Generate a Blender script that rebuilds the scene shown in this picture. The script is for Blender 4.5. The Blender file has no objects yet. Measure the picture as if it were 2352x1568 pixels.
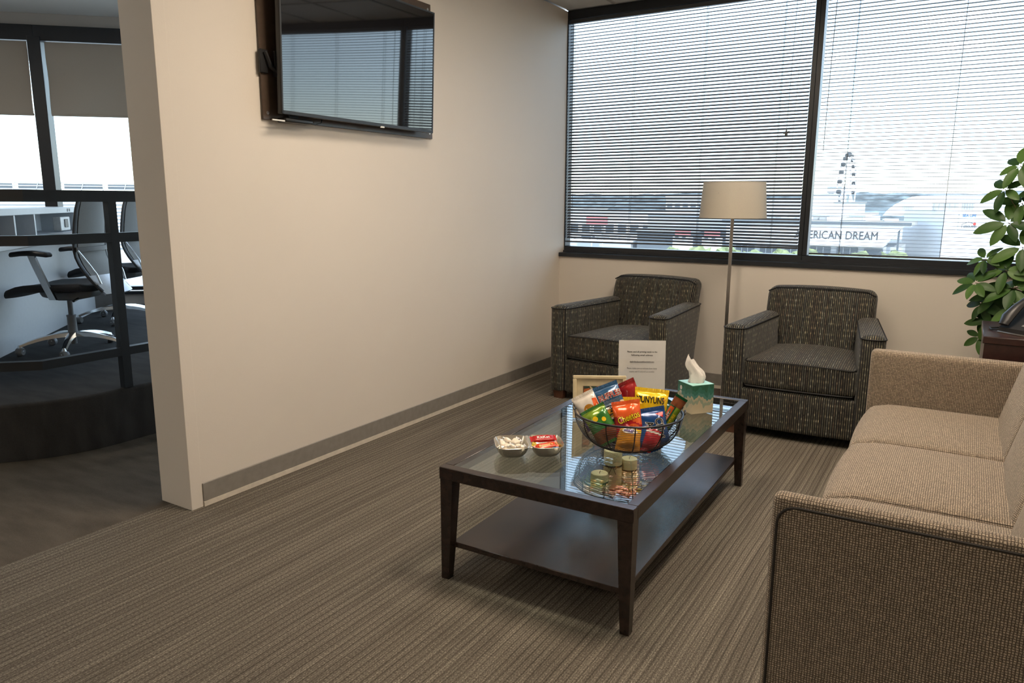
import bpy, bmesh, math, random
from mathutils import Vector, Matrix, Euler, noise

# ------------------------------------------------------------------ camera, sky, sun, exposure
SC = bpy.context.scene
COL = SC.collection
R = math.radians
random.seed(7)

cam_d = bpy.data.cameras.new('camera')
cam = bpy.data.objects.new('camera', cam_d)
COL.objects.link(cam)
cam_d.sensor_fit = 'HORIZONTAL'
cam_d.sensor_width = 36.0
cam_d.lens = 36.0 * 1691.97 / 2352.0
cam_d.clip_start = 0.05
cam_d.clip_end = 6000
def cam_matrix(loc, yaw, pitch, roll):
    f = Vector((math.sin(yaw) * math.cos(pitch), math.cos(yaw) * math.cos(pitch), -math.sin(pitch)))
    r = Vector((math.cos(yaw), -math.sin(yaw), 0))
    u = r.cross(f)
    r2 = r * math.cos(roll) + u * math.sin(roll)
    u2 = u * math.cos(roll) - r * math.sin(roll)
    m = Matrix((r2, u2, -f)).transposed().to_4x4()
    m.translation = Vector(loc)
    return m
cam.matrix_world = cam_matrix((2.76, 0.0, 1.33), -0.55045, 0.188504, 0.004383)
SC.camera = cam

SC.view_settings.view_transform = 'Standard'
SC.view_settings.look = 'None'
SC.view_settings.gamma = 1.0
SC.view_settings.use_curve_mapping = False
SC.view_settings.exposure = 0.60

world = bpy.data.worlds.new('world')
SC.world = world
world.use_nodes = True
wn = world.node_tree
wn.nodes.clear()
sky = wn.nodes.new('ShaderNodeTexSky')
sky.sky_type = 'NISHITA'
sky.sun_disc = False
sky.sun_elevation = R(48)
sky.sun_rotation = R(140)
sky.air_density = 1.0
sky.dust_density = 0.15
sky.ozone_density = 1.5
bg = wn.nodes.new('ShaderNodeBackground')
bg.inputs['Strength'].default_value = 0.50
haze = wn.nodes.new('ShaderNodeMix')          # an even bright haze over the blue sky
haze.data_type = 'RGBA'
haze.inputs['Factor'].default_value = 0.55
haze.inputs[7].default_value = (3.6, 4.1, 4.5, 1.0)
wo = wn.nodes.new('ShaderNodeOutputWorld')
wn.links.new(sky.outputs['Color'], haze.inputs[6])
wn.links.new(haze.outputs[2], bg.inputs['Color'])
wn.links.new(bg.outputs['Background'], wo.inputs['Surface'])

sun_d = bpy.data.lights.new('sun', 'SUN')
sun_d.energy = 3.4
sun_d.angle = R(0.6)
sun_d.color = (1.0, 0.95, 0.88)
sun = bpy.data.objects.new('sun', sun_d)
sun.rotation_euler = Vector((-0.55, 0.60, -0.75)).to_track_quat('-Z', 'Y').to_euler()
COL.objects.link(sun)

CEIL_LIGHT = 24.0          # radiance of the ceiling fixtures' diffusers
CEIL_TINT = (1.0, 0.835, 0.655)

# ------------------------------------------------------------------ materials
def srgb(r, g, b):
    def c(v):
        v /= 255.0
        return v / 12.92 if v <= 0.04045 else ((v + 0.055) / 1.055) ** 2.4
    return (c(r), c(g), c(b))

class G:
    """small node graph builder"""
    def __init__(self, name):
        self.m = bpy.data.materials.new(name)
        self.m.use_nodes = True
        self.t = self.m.node_tree
        self.t.nodes.clear()
        self.out = self.t.nodes.new('ShaderNodeOutputMaterial')
    def n(self, typ, props=None, **ins):
        nd = self.t.nodes.new(typ)
        for k, v in (props or {}).items():
            setattr(nd, k, v)
        for k, v in ins.items():
            key = int(k[1:]) if k[0] == 'i' and k[1:].isdigit() else k.replace('_', ' ')
            self.s(nd.inputs[key], v)
        return nd
    def s(self, sock, v):
        if isinstance(v, bpy.types.NodeSocket):
            self.t.links.new(v, sock)
        elif isinstance(v, bpy.types.Node):
            self.t.links.new(v.outputs[0], sock)
        else:
            if isinstance(v, (tuple, list)) and len(v) == 3 and sock.type == 'RGBA':
                v = (*v, 1.0)
            sock.default_value = v
    def math(self, op, a, b=0.0, c=0.0):
        nd = self.t.nodes.new('ShaderNodeMath')
        nd.operation = op
        self.s(nd.inputs[0], a); self.s(nd.inputs[1], b)
        if len(nd.inputs) > 2: self.s(nd.inputs[2], c)
        return nd.outputs[0]
    def mix(self, f, a, b, blend='MIX'):
        nd = self.t.nodes.new('ShaderNodeMix')
        nd.data_type = 'RGBA'
        nd.blend_type = blend
        self.s(nd.inputs['Factor'], f); self.s(nd.inputs[6], a); self.s(nd.inputs[7], b)
        return nd.outputs[2]
    def ramp(self, f, stops, interp='LINEAR'):
        nd = self.t.nodes.new('ShaderNodeValToRGB')
        cr = nd.color_ramp
        cr.interpolation = interp
        while len(cr.elements) < len(stops): cr.elements.new(0.5)
        for e, (p, c) in zip(cr.elements, stops):
            e.position = p; e.color = (*c, 1.0)
        self.s(nd.inputs[0], f)
        return nd.outputs[0]
    def pbsdf(self, color, rough=0.5, metal=0.0, spec=0.5, bump=None, bump_s=0.3, bump_d=0.002, sheen=0.0, coat=0.0):
        b = self.n('ShaderNodeBsdfPrincipled')
        self.s(b.inputs['Base Color'], color)
        self.s(b.inputs['Roughness'], rough)
        b.inputs['Metallic'].default_value = metal
        b.inputs['Specular IOR Level'].default_value = spec
        if sheen: b.inputs['Sheen Weight'].default_value = sheen
        if coat: b.inputs['Coat Weight'].default_value = coat
        if bump is not None:
            bn = self.n('ShaderNodeBump')
            bn.inputs['Strength'].default_value = bump_s
            bn.inputs['Distance'].default_value = bump_d
            self.s(bn.inputs['Height'], bump)
            self.t.links.new(bn.outputs[0], b.inputs['Normal'])
        self.t.links.new(b.outputs[0], self.out.inputs['Surface'])
        return b

def plain(name, col, rough=0.5, metal=0.0, spec=0.5, var=0.08, scale=30.0, bump=0.0, sheen=0.0, coat=0.0):
    """procedural paint / plastic / metal: base colour with a faint noise mottling"""
    g = G(name)
    tc = g.n('ShaderNodeTexCoord')
    nz = g.n('ShaderNodeTexNoise', Vector=tc.outputs['Object'], Scale=scale, Detail=3.0)
    d = tuple(c * (1 - var) for c in col); l = tuple(min(1, c * (1 + var)) for c in col)
    c = g.ramp(nz.outputs[0], [(0.3, d), (0.7, l)])
    g.pbsdf(c, rough, metal, spec, nz.outputs[0] if bump else None, bump, 0.002, sheen, coat)
    return g.m

def glass_mat(name, tint=(1, 1, 1), ior=1.45, rough=0.0):
    """thin clear sheet: Fresnel mix of mirror reflection and straight transmission"""
    g = G(name)
    geo = g.n('ShaderNodeNewGeometry')
    # the sheet does not bend the ray, so the rear face needs the inverse index to reflect like the front
    fr = g.n('ShaderNodeFresnel'); g.s(fr.inputs['IOR'], g.math('ADD', ior, g.math('MULTIPLY', geo.outputs['Backfacing'], 1.0 / ior - ior)))
    tr = g.n('ShaderNodeBsdfTransparent'); g.s(tr.inputs[0], tint)
    gl = g.n('ShaderNodeBsdfGlossy')
    g.s(gl.inputs['Color'], (1, 1, 1)); gl.inputs['Roughness'].default_value = rough
    mx = g.n('ShaderNodeMixShader')
    g.t.links.new(fr.outputs[0], mx.inputs[0]); g.t.links.new(tr.outputs[0], mx.inputs[1]); g.t.links.new(gl.outputs[0], mx.inputs[2])
    g.t.links.new(mx.outputs[0], g.out.inputs['Surface'])
    return g.m

def carpet_mat():
    g = G('striped_carpet')
    tc = g.n('ShaderNodeTexCoord')
    sp = g.n('ShaderNodeSeparateXYZ', Vector=tc.outputs['Object'])
    x, y = sp.outputs[0], sp.outputs[1]
    # loops: fine speckle stretched along the pile rows (rows run along y)
    mp = g.n('ShaderNodeMapping', Vector=tc.outputs['Object']); mp.inputs['Scale'].default_value = (300, 150, 1)
    nz = g.n('ShaderNodeTexNoise', Vector=mp, Scale=1.0, Detail=3.0, Roughness=0.7)
    mp2 = g.n('ShaderNodeMapping', Vector=tc.outputs['Object']); mp2.inputs['Scale'].default_value = (38, 0.7, 1)
    nb = g.n('ShaderNodeTexNoise', Vector=mp2, Scale=1.0, Detail=3.0, Roughness=0.75)
    # dark grooves every 24 mm, slightly wandering
    wob = g.n('ShaderNodeTexNoise', Vector=tc.outputs['Object'], Scale=3.0)
    gx = g.math('ADD', g.math('MULTIPLY', x, 41.0), g.math('MULTIPLY', wob.outputs[0], 0.5))
    fr = g.math('ABSOLUTE', g.math('SUBTRACT', g.math('FRACT', gx), 0.5))
    groove = g.math('SMOOTH_MIN', g.math('MULTIPLY', g.math('SUBTRACT', 0.5, fr), 5.5), 1.0, 0.2)
    fx = g.math('MULTIPLY', x, 123.0)
    rib = g.math('ABSOLUTE', g.math('SUBTRACT', g.math('FRACT', fx), 0.5))
    ribh = g.math('SUBTRACT', 1.0, g.math('MULTIPLY', rib, 1.6))
    v = g.math('ADD', g.math('MULTIPLY', nz.outputs[0], 0.70), g.math('MULTIPLY', nb.outputs[0], 0.30))
    col = g.ramp(v, [(0.30, (0.050, 0.043, 0.034)), (0.46, (0.135, 0.117, 0.093)), (0.56, (0.25, 0.22, 0.175)), (0.66, (0.48, 0.43, 0.35))])
    col = g.mix(g.math('MULTIPLY', g.math('SUBTRACT', 1.0, groove), 0.62), col, (0.03, 0.025, 0.02))
    col = g.mix(g.math('MULTIPLY', g.math('SUBTRACT', 1.0, ribh), 0.60), col, (0.05, 0.042, 0.034))
    h = g.math('ADD', g.math('MULTIPLY', groove, 0.5), g.math('ADD', g.math('MULTIPLY', ribh, 0.35), g.math('MULTIPLY', nz.outputs[0], 0.5)))
    g.pbsdf(col, 0.95, 0, 0.15, h, 0.7, 0.004)
    return g.m

def dark_carpet_mat(name, c1, c2):
    g = G(name)
    tc = g.n('ShaderNodeTexCoord')
    nz = g.n('ShaderNodeTexNoise', Vector=tc.outputs['Object'], Scale=420.0, Detail=2.0)
    mp = g.n('ShaderNodeMapping', Vector=tc.outputs['Object']); mp.inputs['Scale'].default_value = (2.0, 7.0, 2.0); mp.inputs['Rotation'].default_value = (0, 0, R(-50))
    n2 = g.n('ShaderNodeTexNoise', Vector=mp, Scale=2.0, Detail=4.0)
    v = g.math('ADD', g.math('MULTIPLY', nz.outputs[0], 0.5), g.math('MULTIPLY', n2.outputs[0], 0.5))
    col = g.ramp(v, [(0.35, c1), (0.65, c2)])
    g.pbsdf(col, 0.95, 0, 0.15, v, 0.3, 0.003)
    return g.m

def wall_mat(name, col):
    g = G(name)
    tc = g.n('ShaderNodeTexCoord')
    nz = g.n('ShaderNodeTexNoise', Vector=tc.outputs['Object'], Scale=130.0, Detail=2.0)
    n2 = g.n('ShaderNodeTexNoise', Vector=tc.outputs['Object'], Scale=0.8, Detail=2.0)
    c = g.ramp(n2.outputs[0], [(0.3, tuple(x * 0.97 for x in col)), (0.7, tuple(x * 1.02 for x in col))])
    g.pbsdf(c, 0.6, 0, 0.3, nz.outputs[0], 0.12, 0.002)
    return g.m

def armchair_fabric():
    """black weave with close vertical stripes broken into olive, grey and cream dashes (UV in metres)"""
    g = G('striped_armchair_fabric')
    uv = g.n('ShaderNodeUVMap')
    sp = g.n('ShaderNodeSeparateXYZ', Vector=uv.outputs[0])
    P = 0.0110
    su = g.math('DIVIDE', sp.outputs[0], P)
    idx = g.math('FLOOR', su)
    fr = g.math('ABSOLUTE', g.math('SUBTRACT', g.math('FRACT', su), 0.5))
    stripe = g.math('LESS_THAN', fr, 0.23)
    # brightness drifts along each yarn; some rows carry pale slubs
    yarn = g.n('ShaderNodeCombineXYZ', X=g.math('MULTIPLY', idx, 7.31), Y=g.math('MULTIPLY', sp.outputs[1], 26.0))
    nz = g.n('ShaderNodeTexNoise', Vector=yarn, Scale=1.0, Detail=2.0, Roughness=0.6)
    off = g.n('ShaderNodeTexWhiteNoise', {'noise_dimensions': '1D'}, W=idx)
    sv = g.math('DIVIDE', sp.outputs[1], 0.032)
    row = g.math('FLOOR', sv)
    cell = g.n('ShaderNodeCombineXYZ', X=idx, Y=row)
    wn_ = g.n('ShaderNodeTexWhiteNoise', {'noise_dimensions': '2D'}, Vector=cell)
    slub = g.math('MULTIPLY', g.math('GREATER_THAN', wn_.outputs[0], 0.52), g.math('LESS_THAN', g.math('ABSOLUTE', g.math('SUBTRACT', g.math('FRACT', sv), 0.5)), 0.20))
    val = g.math('ADD', g.math('ADD', g.math('MULTIPLY', nz.outputs[0], 0.85), g.math('MULTIPLY', off.outputs[0], 0.10)), g.math('MULTIPLY', slub, g.math('MULTIPLY', wn_.outputs[0], 0.22)))
    col = g.ramp(val, [(0.25, (0.020, 0.020, 0.019)), (0.45, (0.085, 0.080, 0.067)), (0.60, (0.135, 0.125, 0.095)), (0.75, (0.30, 0.275, 0.21)), (0.92, (0.54, 0.50, 0.41))])
    tint = g.ramp(off.outputs[0], [(0.0, (1.0, 0.86, 0.72)), (0.5, (0.98, 0.97, 0.80)), (1.0, (0.86, 0.95, 1.0))])
    col = g.mix(1.0, col, tint, 'MULTIPLY')
    col = g.mix(stripe, (0.006, 0.006, 0.008), col)
    fine = g.n('ShaderNodeTexNoise', Vector=uv.outputs[0], Scale=900.0)
    h = g.math('ADD', g.math('MULTIPLY', g.math('SUBTRACT', 0.5, fr), 1.2), g.math('MULTIPLY', fine.outputs[0], 0.4))
    g.pbsdf(col, 0.75, 0, 0.3, h, 0.5, 0.002, sheen=0.15)
    return g.m

def weave_fabric(name, light, mid, dark, pitch=0.0062):
    """chunky basket weave: raised threads over dark gaps (UV in metres)"""
    g = G(name)
    uv = g.n('ShaderNodeUVMap')
    wob = g.n('ShaderNodeTexNoise', Vector=uv.outputs[0], Scale=55.0, Detail=2.0)
    jit = g.n('ShaderNodeMix', {'data_type': 'VECTOR'}); jit.inputs['Factor'].default_value = 0.0045
    g.t.links.new(uv.outputs[0], jit.inputs[4]); g.t.links.new(wob.outputs['Color'], jit.inputs[5])
    sp = g.n('ShaderNodeSeparateXYZ', Vector=jit.outputs[1])
    a = g.math('DIVIDE', sp.outputs[0], pitch); b = g.math('DIVIDE', sp.outputs[1], pitch * 0.9)
    ia = g.math('FLOOR', a); ib = g.math('FLOOR', b)
    fa = g.math('ABSOLUTE', g.math('SUBTRACT', g.math('FRACT', a), 0.5)); fb = g.math('ABSOLUTE', g.math('SUBTRACT', g.math('FRACT', b), 0.5))
    over = g.math('MODULO', g.math('ADD', ia, ib), 2.0)
    over = g.math('ABSOLUTE', over)
    d1 = g.math('MAXIMUM', fa, g.math('MULTIPLY', fb, 0.8)); d2 = g.math('MAXIMUM', g.math('MULTIPLY', fa, 0.8), fb)
    d = g.math('ADD', g.math('MULTIPLY', over, d1), g.math('MULTIPLY', g.math('SUBTRACT', 1.0, over), d2))
    h = g.math('SUBTRACT', 1.0, g.math('MULTIPLY', d, 2.0))
    wn_ = g.n('ShaderNodeTexWhiteNoise', {'noise_dimensions': '2D'}, Vector=g.n('ShaderNodeCombineXYZ', X=ia, Y=ib).outputs[0])
    fine = g.n('ShaderNodeTexNoise', Vector=uv.outputs[0], Scale=700.0, Detail=2.0)
    hv = g.math('ADD', h, g.math('MULTIPLY', g.math('SUBTRACT', fine.outputs[0], 0.5), 0.5))
    col = g.ramp(hv, [(0.12, dark), (0.40, mid), (0.80, light)])
    tone = g.math('ADD', 0.72, g.math('MULTIPLY', wn_.outputs[0], 0.42))
    hsv = g.n('ShaderNodeHueSaturation', Value=tone, Color=col)
    g.pbsdf(hsv.outputs[0], 0.9, 0, 0.2, hv, 0.9, 0.0022, sheen=0.2)
    return g.m

def wood_mat(name, c1, c2, rough=0.32):
    g = G(name)
    tc = g.n('ShaderNodeTexCoord')
    mp = g.n('ShaderNodeMapping', Vector=tc.outputs['Object']); mp.inputs['Scale'].default_value = (22, 3, 22)
    nz = g.n('ShaderNodeTexNoise', Vector=mp, Scale=1.5, Detail=5.0, Roughness=0.6)
    col = g.ramp(nz.outputs[0], [(0.3, c1), (0.7, c2)])
    n2 = g.n('ShaderNodeTexNoise', Vector=tc.outputs['Object'], Scale=5.0)
    ro = g.math('ADD', rough - 0.05, g.math('MULTIPLY', n2.outputs[0], 0.1))
    b = g.pbsdf(col, ro, 0, 0.5, nz.outputs[0], 0.05, 0.001)
    return g.m

def tissue_box_mat():
    """printed carton: deep green above, pale layered hills below"""
    g = G('tissue_carton_print')
    tc = g.n('ShaderNodeTexCoord')
    sp = g.n('ShaderNodeSeparateXYZ', Vector=tc.outputs['Object'])
    z = sp.outputs[2]
    mp = g.n('ShaderNodeMapping', Vector=tc.outputs['Object']); mp.inputs['Scale'].default_value = (1, 1, 0.25)
    n1 = g.n('ShaderNodeTexNoise', Vector=mp, Scale=38.0, Detail=1.0)
    n2 = g.n('ShaderNodeTexNoise', Vector=mp, Scale=70.0, Detail=2.0)
    h = g.math('ADD', z, g.math('MULTIPLY', g.math('SUBTRACT', n1.outputs[0], 0.5), 0.11))
    col = g.ramp(g.math('DIVIDE', h, 0.13), [(0.0, srgb(196, 180, 150)), (0.30, srgb(150, 160, 138)), (0.42, srgb(188, 176, 148)), (0.52, srgb(70, 128, 120)), (0.66, srgb(38, 108, 92)), (0.85, srgb(20, 88, 62)), (1.0, srgb(24, 96, 70))], 'CONSTANT')
    col = g.mix(g.math('MULTIPLY', n2.outputs[0], 0.25), col, srgb(120, 150, 140))
    g.pbsdf(col, 0.45, 0, 0.4)
    return g.m

def leaf_mat(name, c1, c2):
    g = G(name)
    tc = g.n('ShaderNodeTexCoord')
    oi = g.n('ShaderNodeObjectInfo')
    nz = g.n('ShaderNodeTexNoise', Vector=tc.outputs['Object'], Scale=25.0)
    v = g.math('ADD', g.math('MULTIPLY', nz.outputs[0], 0.4), g.math('MULTIPLY', oi.outputs['Random'], 0.6))
    col = g.ramp(v, [(0.2, c1), (0.8, c2)])
    b = g.pbsdf(col, 0.42, 0, 0.3)
    tl = g.n('ShaderNodeBsdfTranslucent'); g.s(tl.inputs[0], g.mix(0.5, col, (0.25, 0.5, 0.05)))
    mx = g.n('ShaderNodeMixShader'); mx.inputs[0].default_value = 0.25
    g.t.links.new(b.outputs[0], mx.inputs[1]); g.t.links.new(tl.outputs[0], mx.inputs[2]); g.t.links.new(mx.outputs[0], g.out.inputs['Surface'])
    return g.m

def emit_mat(name, col, strength):
    g = G(name)
    tc = g.n('ShaderNodeTexCoord')
    nz = g.n('ShaderNodeTexNoise', Vector=tc.outputs['Object'], Scale=60.0)
    c = g.ramp(nz.outputs[0], [(0.3, tuple(x * 0.97 for x in col)), (0.7, col)])
    e = g.n('ShaderNodeEmission', Strength=strength); g.s(e.inputs[0], c)
    g.t.links.new(e.outputs[0], g.out.inputs['Surface'])
    return g.m

def cloth_mat(name, col, trans=0.35):
    """woven shade cloth that lets a little light through"""
    g = G(name)
    tc = g.n('ShaderNodeTexCoord')
    nz = g.n('ShaderNodeTexNoise', Vector=tc.outputs['Object'], Scale=350.0, Detail=2.0)
    c = g.ramp(nz.outputs[0], [(0.3, tuple(x * 0.93 for x in col)), (0.7, col)])
    b = g.pbsdf(c, 0.85, 0, 0.2, nz.outputs[0], 0.2, 0.001)
    tl = g.n('ShaderNodeBsdfTranslucent'); g.s(tl.inputs[0], c)
    mx = g.n('ShaderNodeMixShader'); mx.inputs[0].default_value = trans
    g.t.links.new(b.outputs[0], mx.inputs[1]); g.t.links.new(tl.outputs[0], mx.inputs[2]); g.t.links.new(mx.outputs[0], g.out.inputs['Surface'])
    return g.m

M = {}
M['carpet'] = carpet_mat()
M['office_carpet'] = dark_carpet_mat('plain_dark_carpet', (0.068, 0.057, 0.044), (0.120, 0.102, 0.080))
M['platform_carpet'] = dark_carpet_mat('charcoal_carpet', (0.030, 0.030, 0.030), (0.058, 0.057, 0.056))
M['wall'] = wall_mat('beige_wall_paint', (0.68, 0.625, 0.555))
M['office_wall'] = wall_mat('pale_office_paint', (0.55, 0.53, 0.51))
M['ceiling_tile'] = wall_mat('mineral_fibre_tile', (0.78, 0.77, 0.74))
M['grid'] = plain('ceiling_grid_metal', (0.45, 0.45, 0.44), 0.5)
M['baseboard'] = plain('grey_vinyl_base', (0.235, 0.215, 0.190), 0.5)
M['cream_strip'] = plain('cream_strip', (0.62, 0.56, 0.47), 0.6)
M['black_frame'] = plain('black_anodised_frame', (0.012, 0.015, 0.020), 0.35, 0, 0.5)
M['slat'] = plain('grey_blind_slat', (0.06, 0.063, 0.07), 0.4, 0.0, 0.5)
M['cord'] = plain('blind_cord', (0.10, 0.10, 0.10), 0.7)
M['window_glass'] = glass_mat('window_glass', (0.93, 0.96, 0.97), 1.45)
M['table_glass'] = glass_mat('table_glass', (0.90, 0.95, 0.93), 1.6)
M['clear_glass'] = glass_mat('clear_glass', (0.95, 0.97, 0.97), 1.5)
M['acrylic'] = glass_mat('clear_acrylic', (0.97, 0.98, 0.98), 1.4)
M['espresso'] = wood_mat('espresso_wood', (0.016, 0.010, 0.008), (0.032, 0.019, 0.015), 0.24)
M['cherry'] = wood_mat('dark_cherry_wood', (0.020, 0.008, 0.007), (0.045, 0.018, 0.015), 0.3)
M['foot_wood'] = wood_mat('brown_foot_wood', (0.06, 0.025, 0.014), (0.11, 0.045, 0.025), 0.35)
M['armchair'] = armchair_fabric()
M['armchair_pipe'] = plain('black_piping', (0.010, 0.010, 0.011), 0.7)
M['sofa'] = weave_fabric('tan_basket_weave', (0.60, 0.505, 0.385), (0.32, 0.25, 0.18), (0.034, 0.024, 0.017))
M['sofa_pipe'] = plain('dark_sofa_piping', (0.020, 0.016, 0.013), 0.6)
M['chrome'] = plain('polished_aluminium', (0.62, 0.64, 0.66), 0.15, 1.0, var=0.04)
M['steel'] = plain('brushed_nickel', (0.42, 0.40, 0.37), 0.3, 1.0, var=0.05)
M['black_plastic'] = plain('black_plastic', (0.012, 0.012, 0.013), 0.4)
M['grey_plastic'] = plain('grey_plastic', (0.16, 0.165, 0.17), 0.5)
M['black_metal'] = plain('black_wire', (0.008, 0.008, 0.009), 0.3, 0.0, 0.6)
M['rail'] = plain('black_rail_paint', (0.010, 0.014, 0.019), 0.4, 0, 0.5)
M['screen'] = plain('tv_screen_glass', (0.008, 0.008, 0.009), 0.03, 0.0, 1.0, var=0.0, coat=0.6)
M['panel'] = plain('smoked_brown_panel', (0.085, 0.060, 0.045), 0.25, 0.0, 0.35)
M['shade'] = cloth_mat('cream_lampshade', (0.78, 0.72, 0.62), 0.40)
M['roller'] = cloth_mat('grey_roller_cloth', (0.52, 0.46, 0.39), 0.10)
M['paper'] = plain('white_paper', (0.72, 0.68, 0.66), 0.7, var=0.02)
M['ink'] = plain('black_ink', (0.02, 0.02, 0.02), 0.8)
M['cream_frame'] = plain('cream_frame_paint', (0.62, 0.52, 0.33), 0.45)
M['tissue'] = cloth_mat('white_tissue', (0.88, 0.85, 0.80), 0.3)
M['tissue_print'] = tissue_box_mat()
M['tissue_top'] = plain('pale_aqua_card', srgb(150, 200, 195), 0.4)
M['candle'] = plain('cream_candle_wax', (0.74, 0.64, 0.43), 0.5, 0, 0.4, scale=12)
M['ribbon'] = plain('black_ribbon', (0.01, 0.01, 0.01), 0.6)
M['leaf'] = leaf_mat('green_leaf', (0.022, 0.062, 0.016), (0.085, 0.17, 0.036))
M['stem'] = plain('woody_stem', (0.11, 0.09, 0.04), 0.7)
M['pot'] = plain('brown_planter', (0.05, 0.032, 0.024), 0.5)
M['soil'] = plain('potting_soil', (0.02, 0.014, 0.01), 0.95, var=0.4, scale=90)
M['white_laminate'] = plain('white_laminate', (0.62, 0.64, 0.66), 0.4, var=0.02)
M['grey_laminate'] = plain('taupe_laminate', (0.22, 0.20, 0.185), 0.5, var=0.04)
M['mesh_back'] = plain('grey_mesh_back', (0.26, 0.265, 0.26), 0.7, var=0.15, scale=500)
M['seat_cloth'] = plain('charcoal_seat_cloth', (0.035, 0.036, 0.04), 0.9, var=0.2, scale=300)
M['diffuser'] = emit_mat('lit_diffuser', CEIL_TINT, CEIL_LIGHT)
M['office_fill'] = emit_mat('added_office_fill', (1.0, 0.92, 0.82), 9.0)  # glow of the panels added to lift the office brightness
M['white_trim'] = plain('white_enamel', (0.7, 0.7, 0.68), 0.4)
# outdoors
M['bldg_white'] = plain('white_cladding', (0.80, 0.80, 0.80), 0.7, var=0.03, scale=0.1)
M['bldg_grey'] = plain('grey_cladding', (0.42, 0.44, 0.46), 0.7, var=0.05, scale=0.1)
M['hall_shaded'] = plain('shaded_white_cladding', (0.66, 0.68, 0.70), 0.7, var=0.03, scale=0.1)  # white cladding greyed for the hall face turned away from the sun
M['bldg_dark'] = plain('dark_glazing', (0.10, 0.12, 0.14), 0.3, var=0.1, scale=0.2)
M['roof_grey'] = plain('roof_gravel', (0.36, 0.36, 0.35), 0.9, var=0.15, scale=0.3)
M['sign_dark'] = plain('dark_sign_letters', (0.05, 0.05, 0.055), 0.5)
M['sign_blue'] = plain('blue_sign_letters', (0.05, 0.15, 0.5), 0.5)
M['sign_red'] = plain('red_sign_paint', (0.6, 0.05, 0.04), 0.5)
M['steel_white'] = plain('white_painted_steel', (0.75, 0.76, 0.78), 0.5)
M['asphalt'] = plain('pale_asphalt', (0.46, 0.46, 0.45), 0.95, var=0.12, scale=0.05)
M['hill'] = plain('wooded_hill', (0.14, 0.17, 0.18), 0.95, var=0.6, scale=0.06)
M['tree'] = plain('tree_foliage', (0.22, 0.26, 0.13), 0.9, var=0.35, scale=1.5)
M['trunk'] = plain('tree_bark', (0.10, 0.07, 0.05), 0.9)
M['red_box'] = plain('hazed_red_paint', (0.70, 0.20, 0.20), 0.6)  # red paled toward pink to put distance haze into the colour
M['cabin'] = plain('dark_cabin_glass', (0.05, 0.055, 0.06), 0.4)
M['grass_out'] = plain('dry_verge_grass', (0.30, 0.30, 0.14), 0.95, var=0.3, scale=0.2)

# ------------------------------------------------------------------ mesh helpers
def tag(o, label, cat, group=None, kind=None):
    o['label'] = label
    o['category'] = cat
    if group: o['group'] = group
    if kind: o['kind'] = kind
    return o

def boxuv(bm):
    uvl = bm.loops.layers.uv.verify()
    bm.normal_update()
    for f in bm.faces:
        n = f.normal
        ax = max(range(3), key=lambda i: abs(n[i]))
        for l in f.loops:
            c = l.vert.co
            l[uvl].uv = (c.y, c.z) if ax == 0 else (c.x, c.z) if ax == 1 else (c.x, c.y)

def mobj(name, bm, mat, parent=None, smooth=True, uv=True, sharp=0.7):
    """link a bmesh as one object"""
    if isinstance(bm, (list, tuple)): bm = join(*bm)
    bm.normal_update()
    if uv: boxuv(bm)
    if smooth:
        for f in bm.faces: f.smooth = True
        for e in bm.edges:
            if len(e.link_faces) == 2 and e.calc_face_angle(0.0) > sharp: e.smooth = False
    me = bpy.data.meshes.new(name)
    bm.to_mesh(me); bm.free()
    for m in (mat if isinstance(mat, (list, tuple)) else [mat]):
        me.materials.append(M[m] if isinstance(m, str) else m)
    o = bpy.data.objects.new(name, me)
    COL.objects.link(o)
    if parent is not None: o.parent = parent
    return o

def empty(name, loc=(0, 0, 0), rz=0.0):
    o = bpy.data.objects.new(name, None)
    o.empty_display_size = 0.1
    o.location = loc; o.rotation_euler = (0, 0, rz)
    COL.objects.link(o)
    return o

def join(*bms):
    out = bmesh.new()
    for b in bms:
        me = bpy.data.meshes.new('tmp')
        b.to_mesh(me); b.free()
        out.from_mesh(me)
        bpy.data.meshes.remove(me)
    return out

def xf(bm, m):
    bmesh.ops.transform(bm, matrix=m, verts=bm.verts)
    return bm

def T(x, y, z): return Matrix.Translation((x, y, z))
def RZ(a): return Matrix.Rotation(a, 4, 'Z')
def RX(a): return Matrix.Rotation(a, 4, 'X')
def RY(a): return Matrix.Rotation(a, 4, 'Y')

def box(x0, x1, y0, y1, z0, z1, bev=0.0, seg=2):
    bm = bmesh.new()
    bmesh.ops.create_cube(bm, size=1.0)
    xf(bm, T((x0 + x1) / 2, (y0 + y1) / 2, (z0 + z1) / 2) @ Matrix.Diagonal((x1 - x0, y1 - y0, z1 - z0, 1)))
    if bev:
        bmesh.ops.bevel(bm, geom=list(bm.edges), offset=bev, segments=seg, profile=0.5, affect='EDGES')
    return bm

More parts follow.
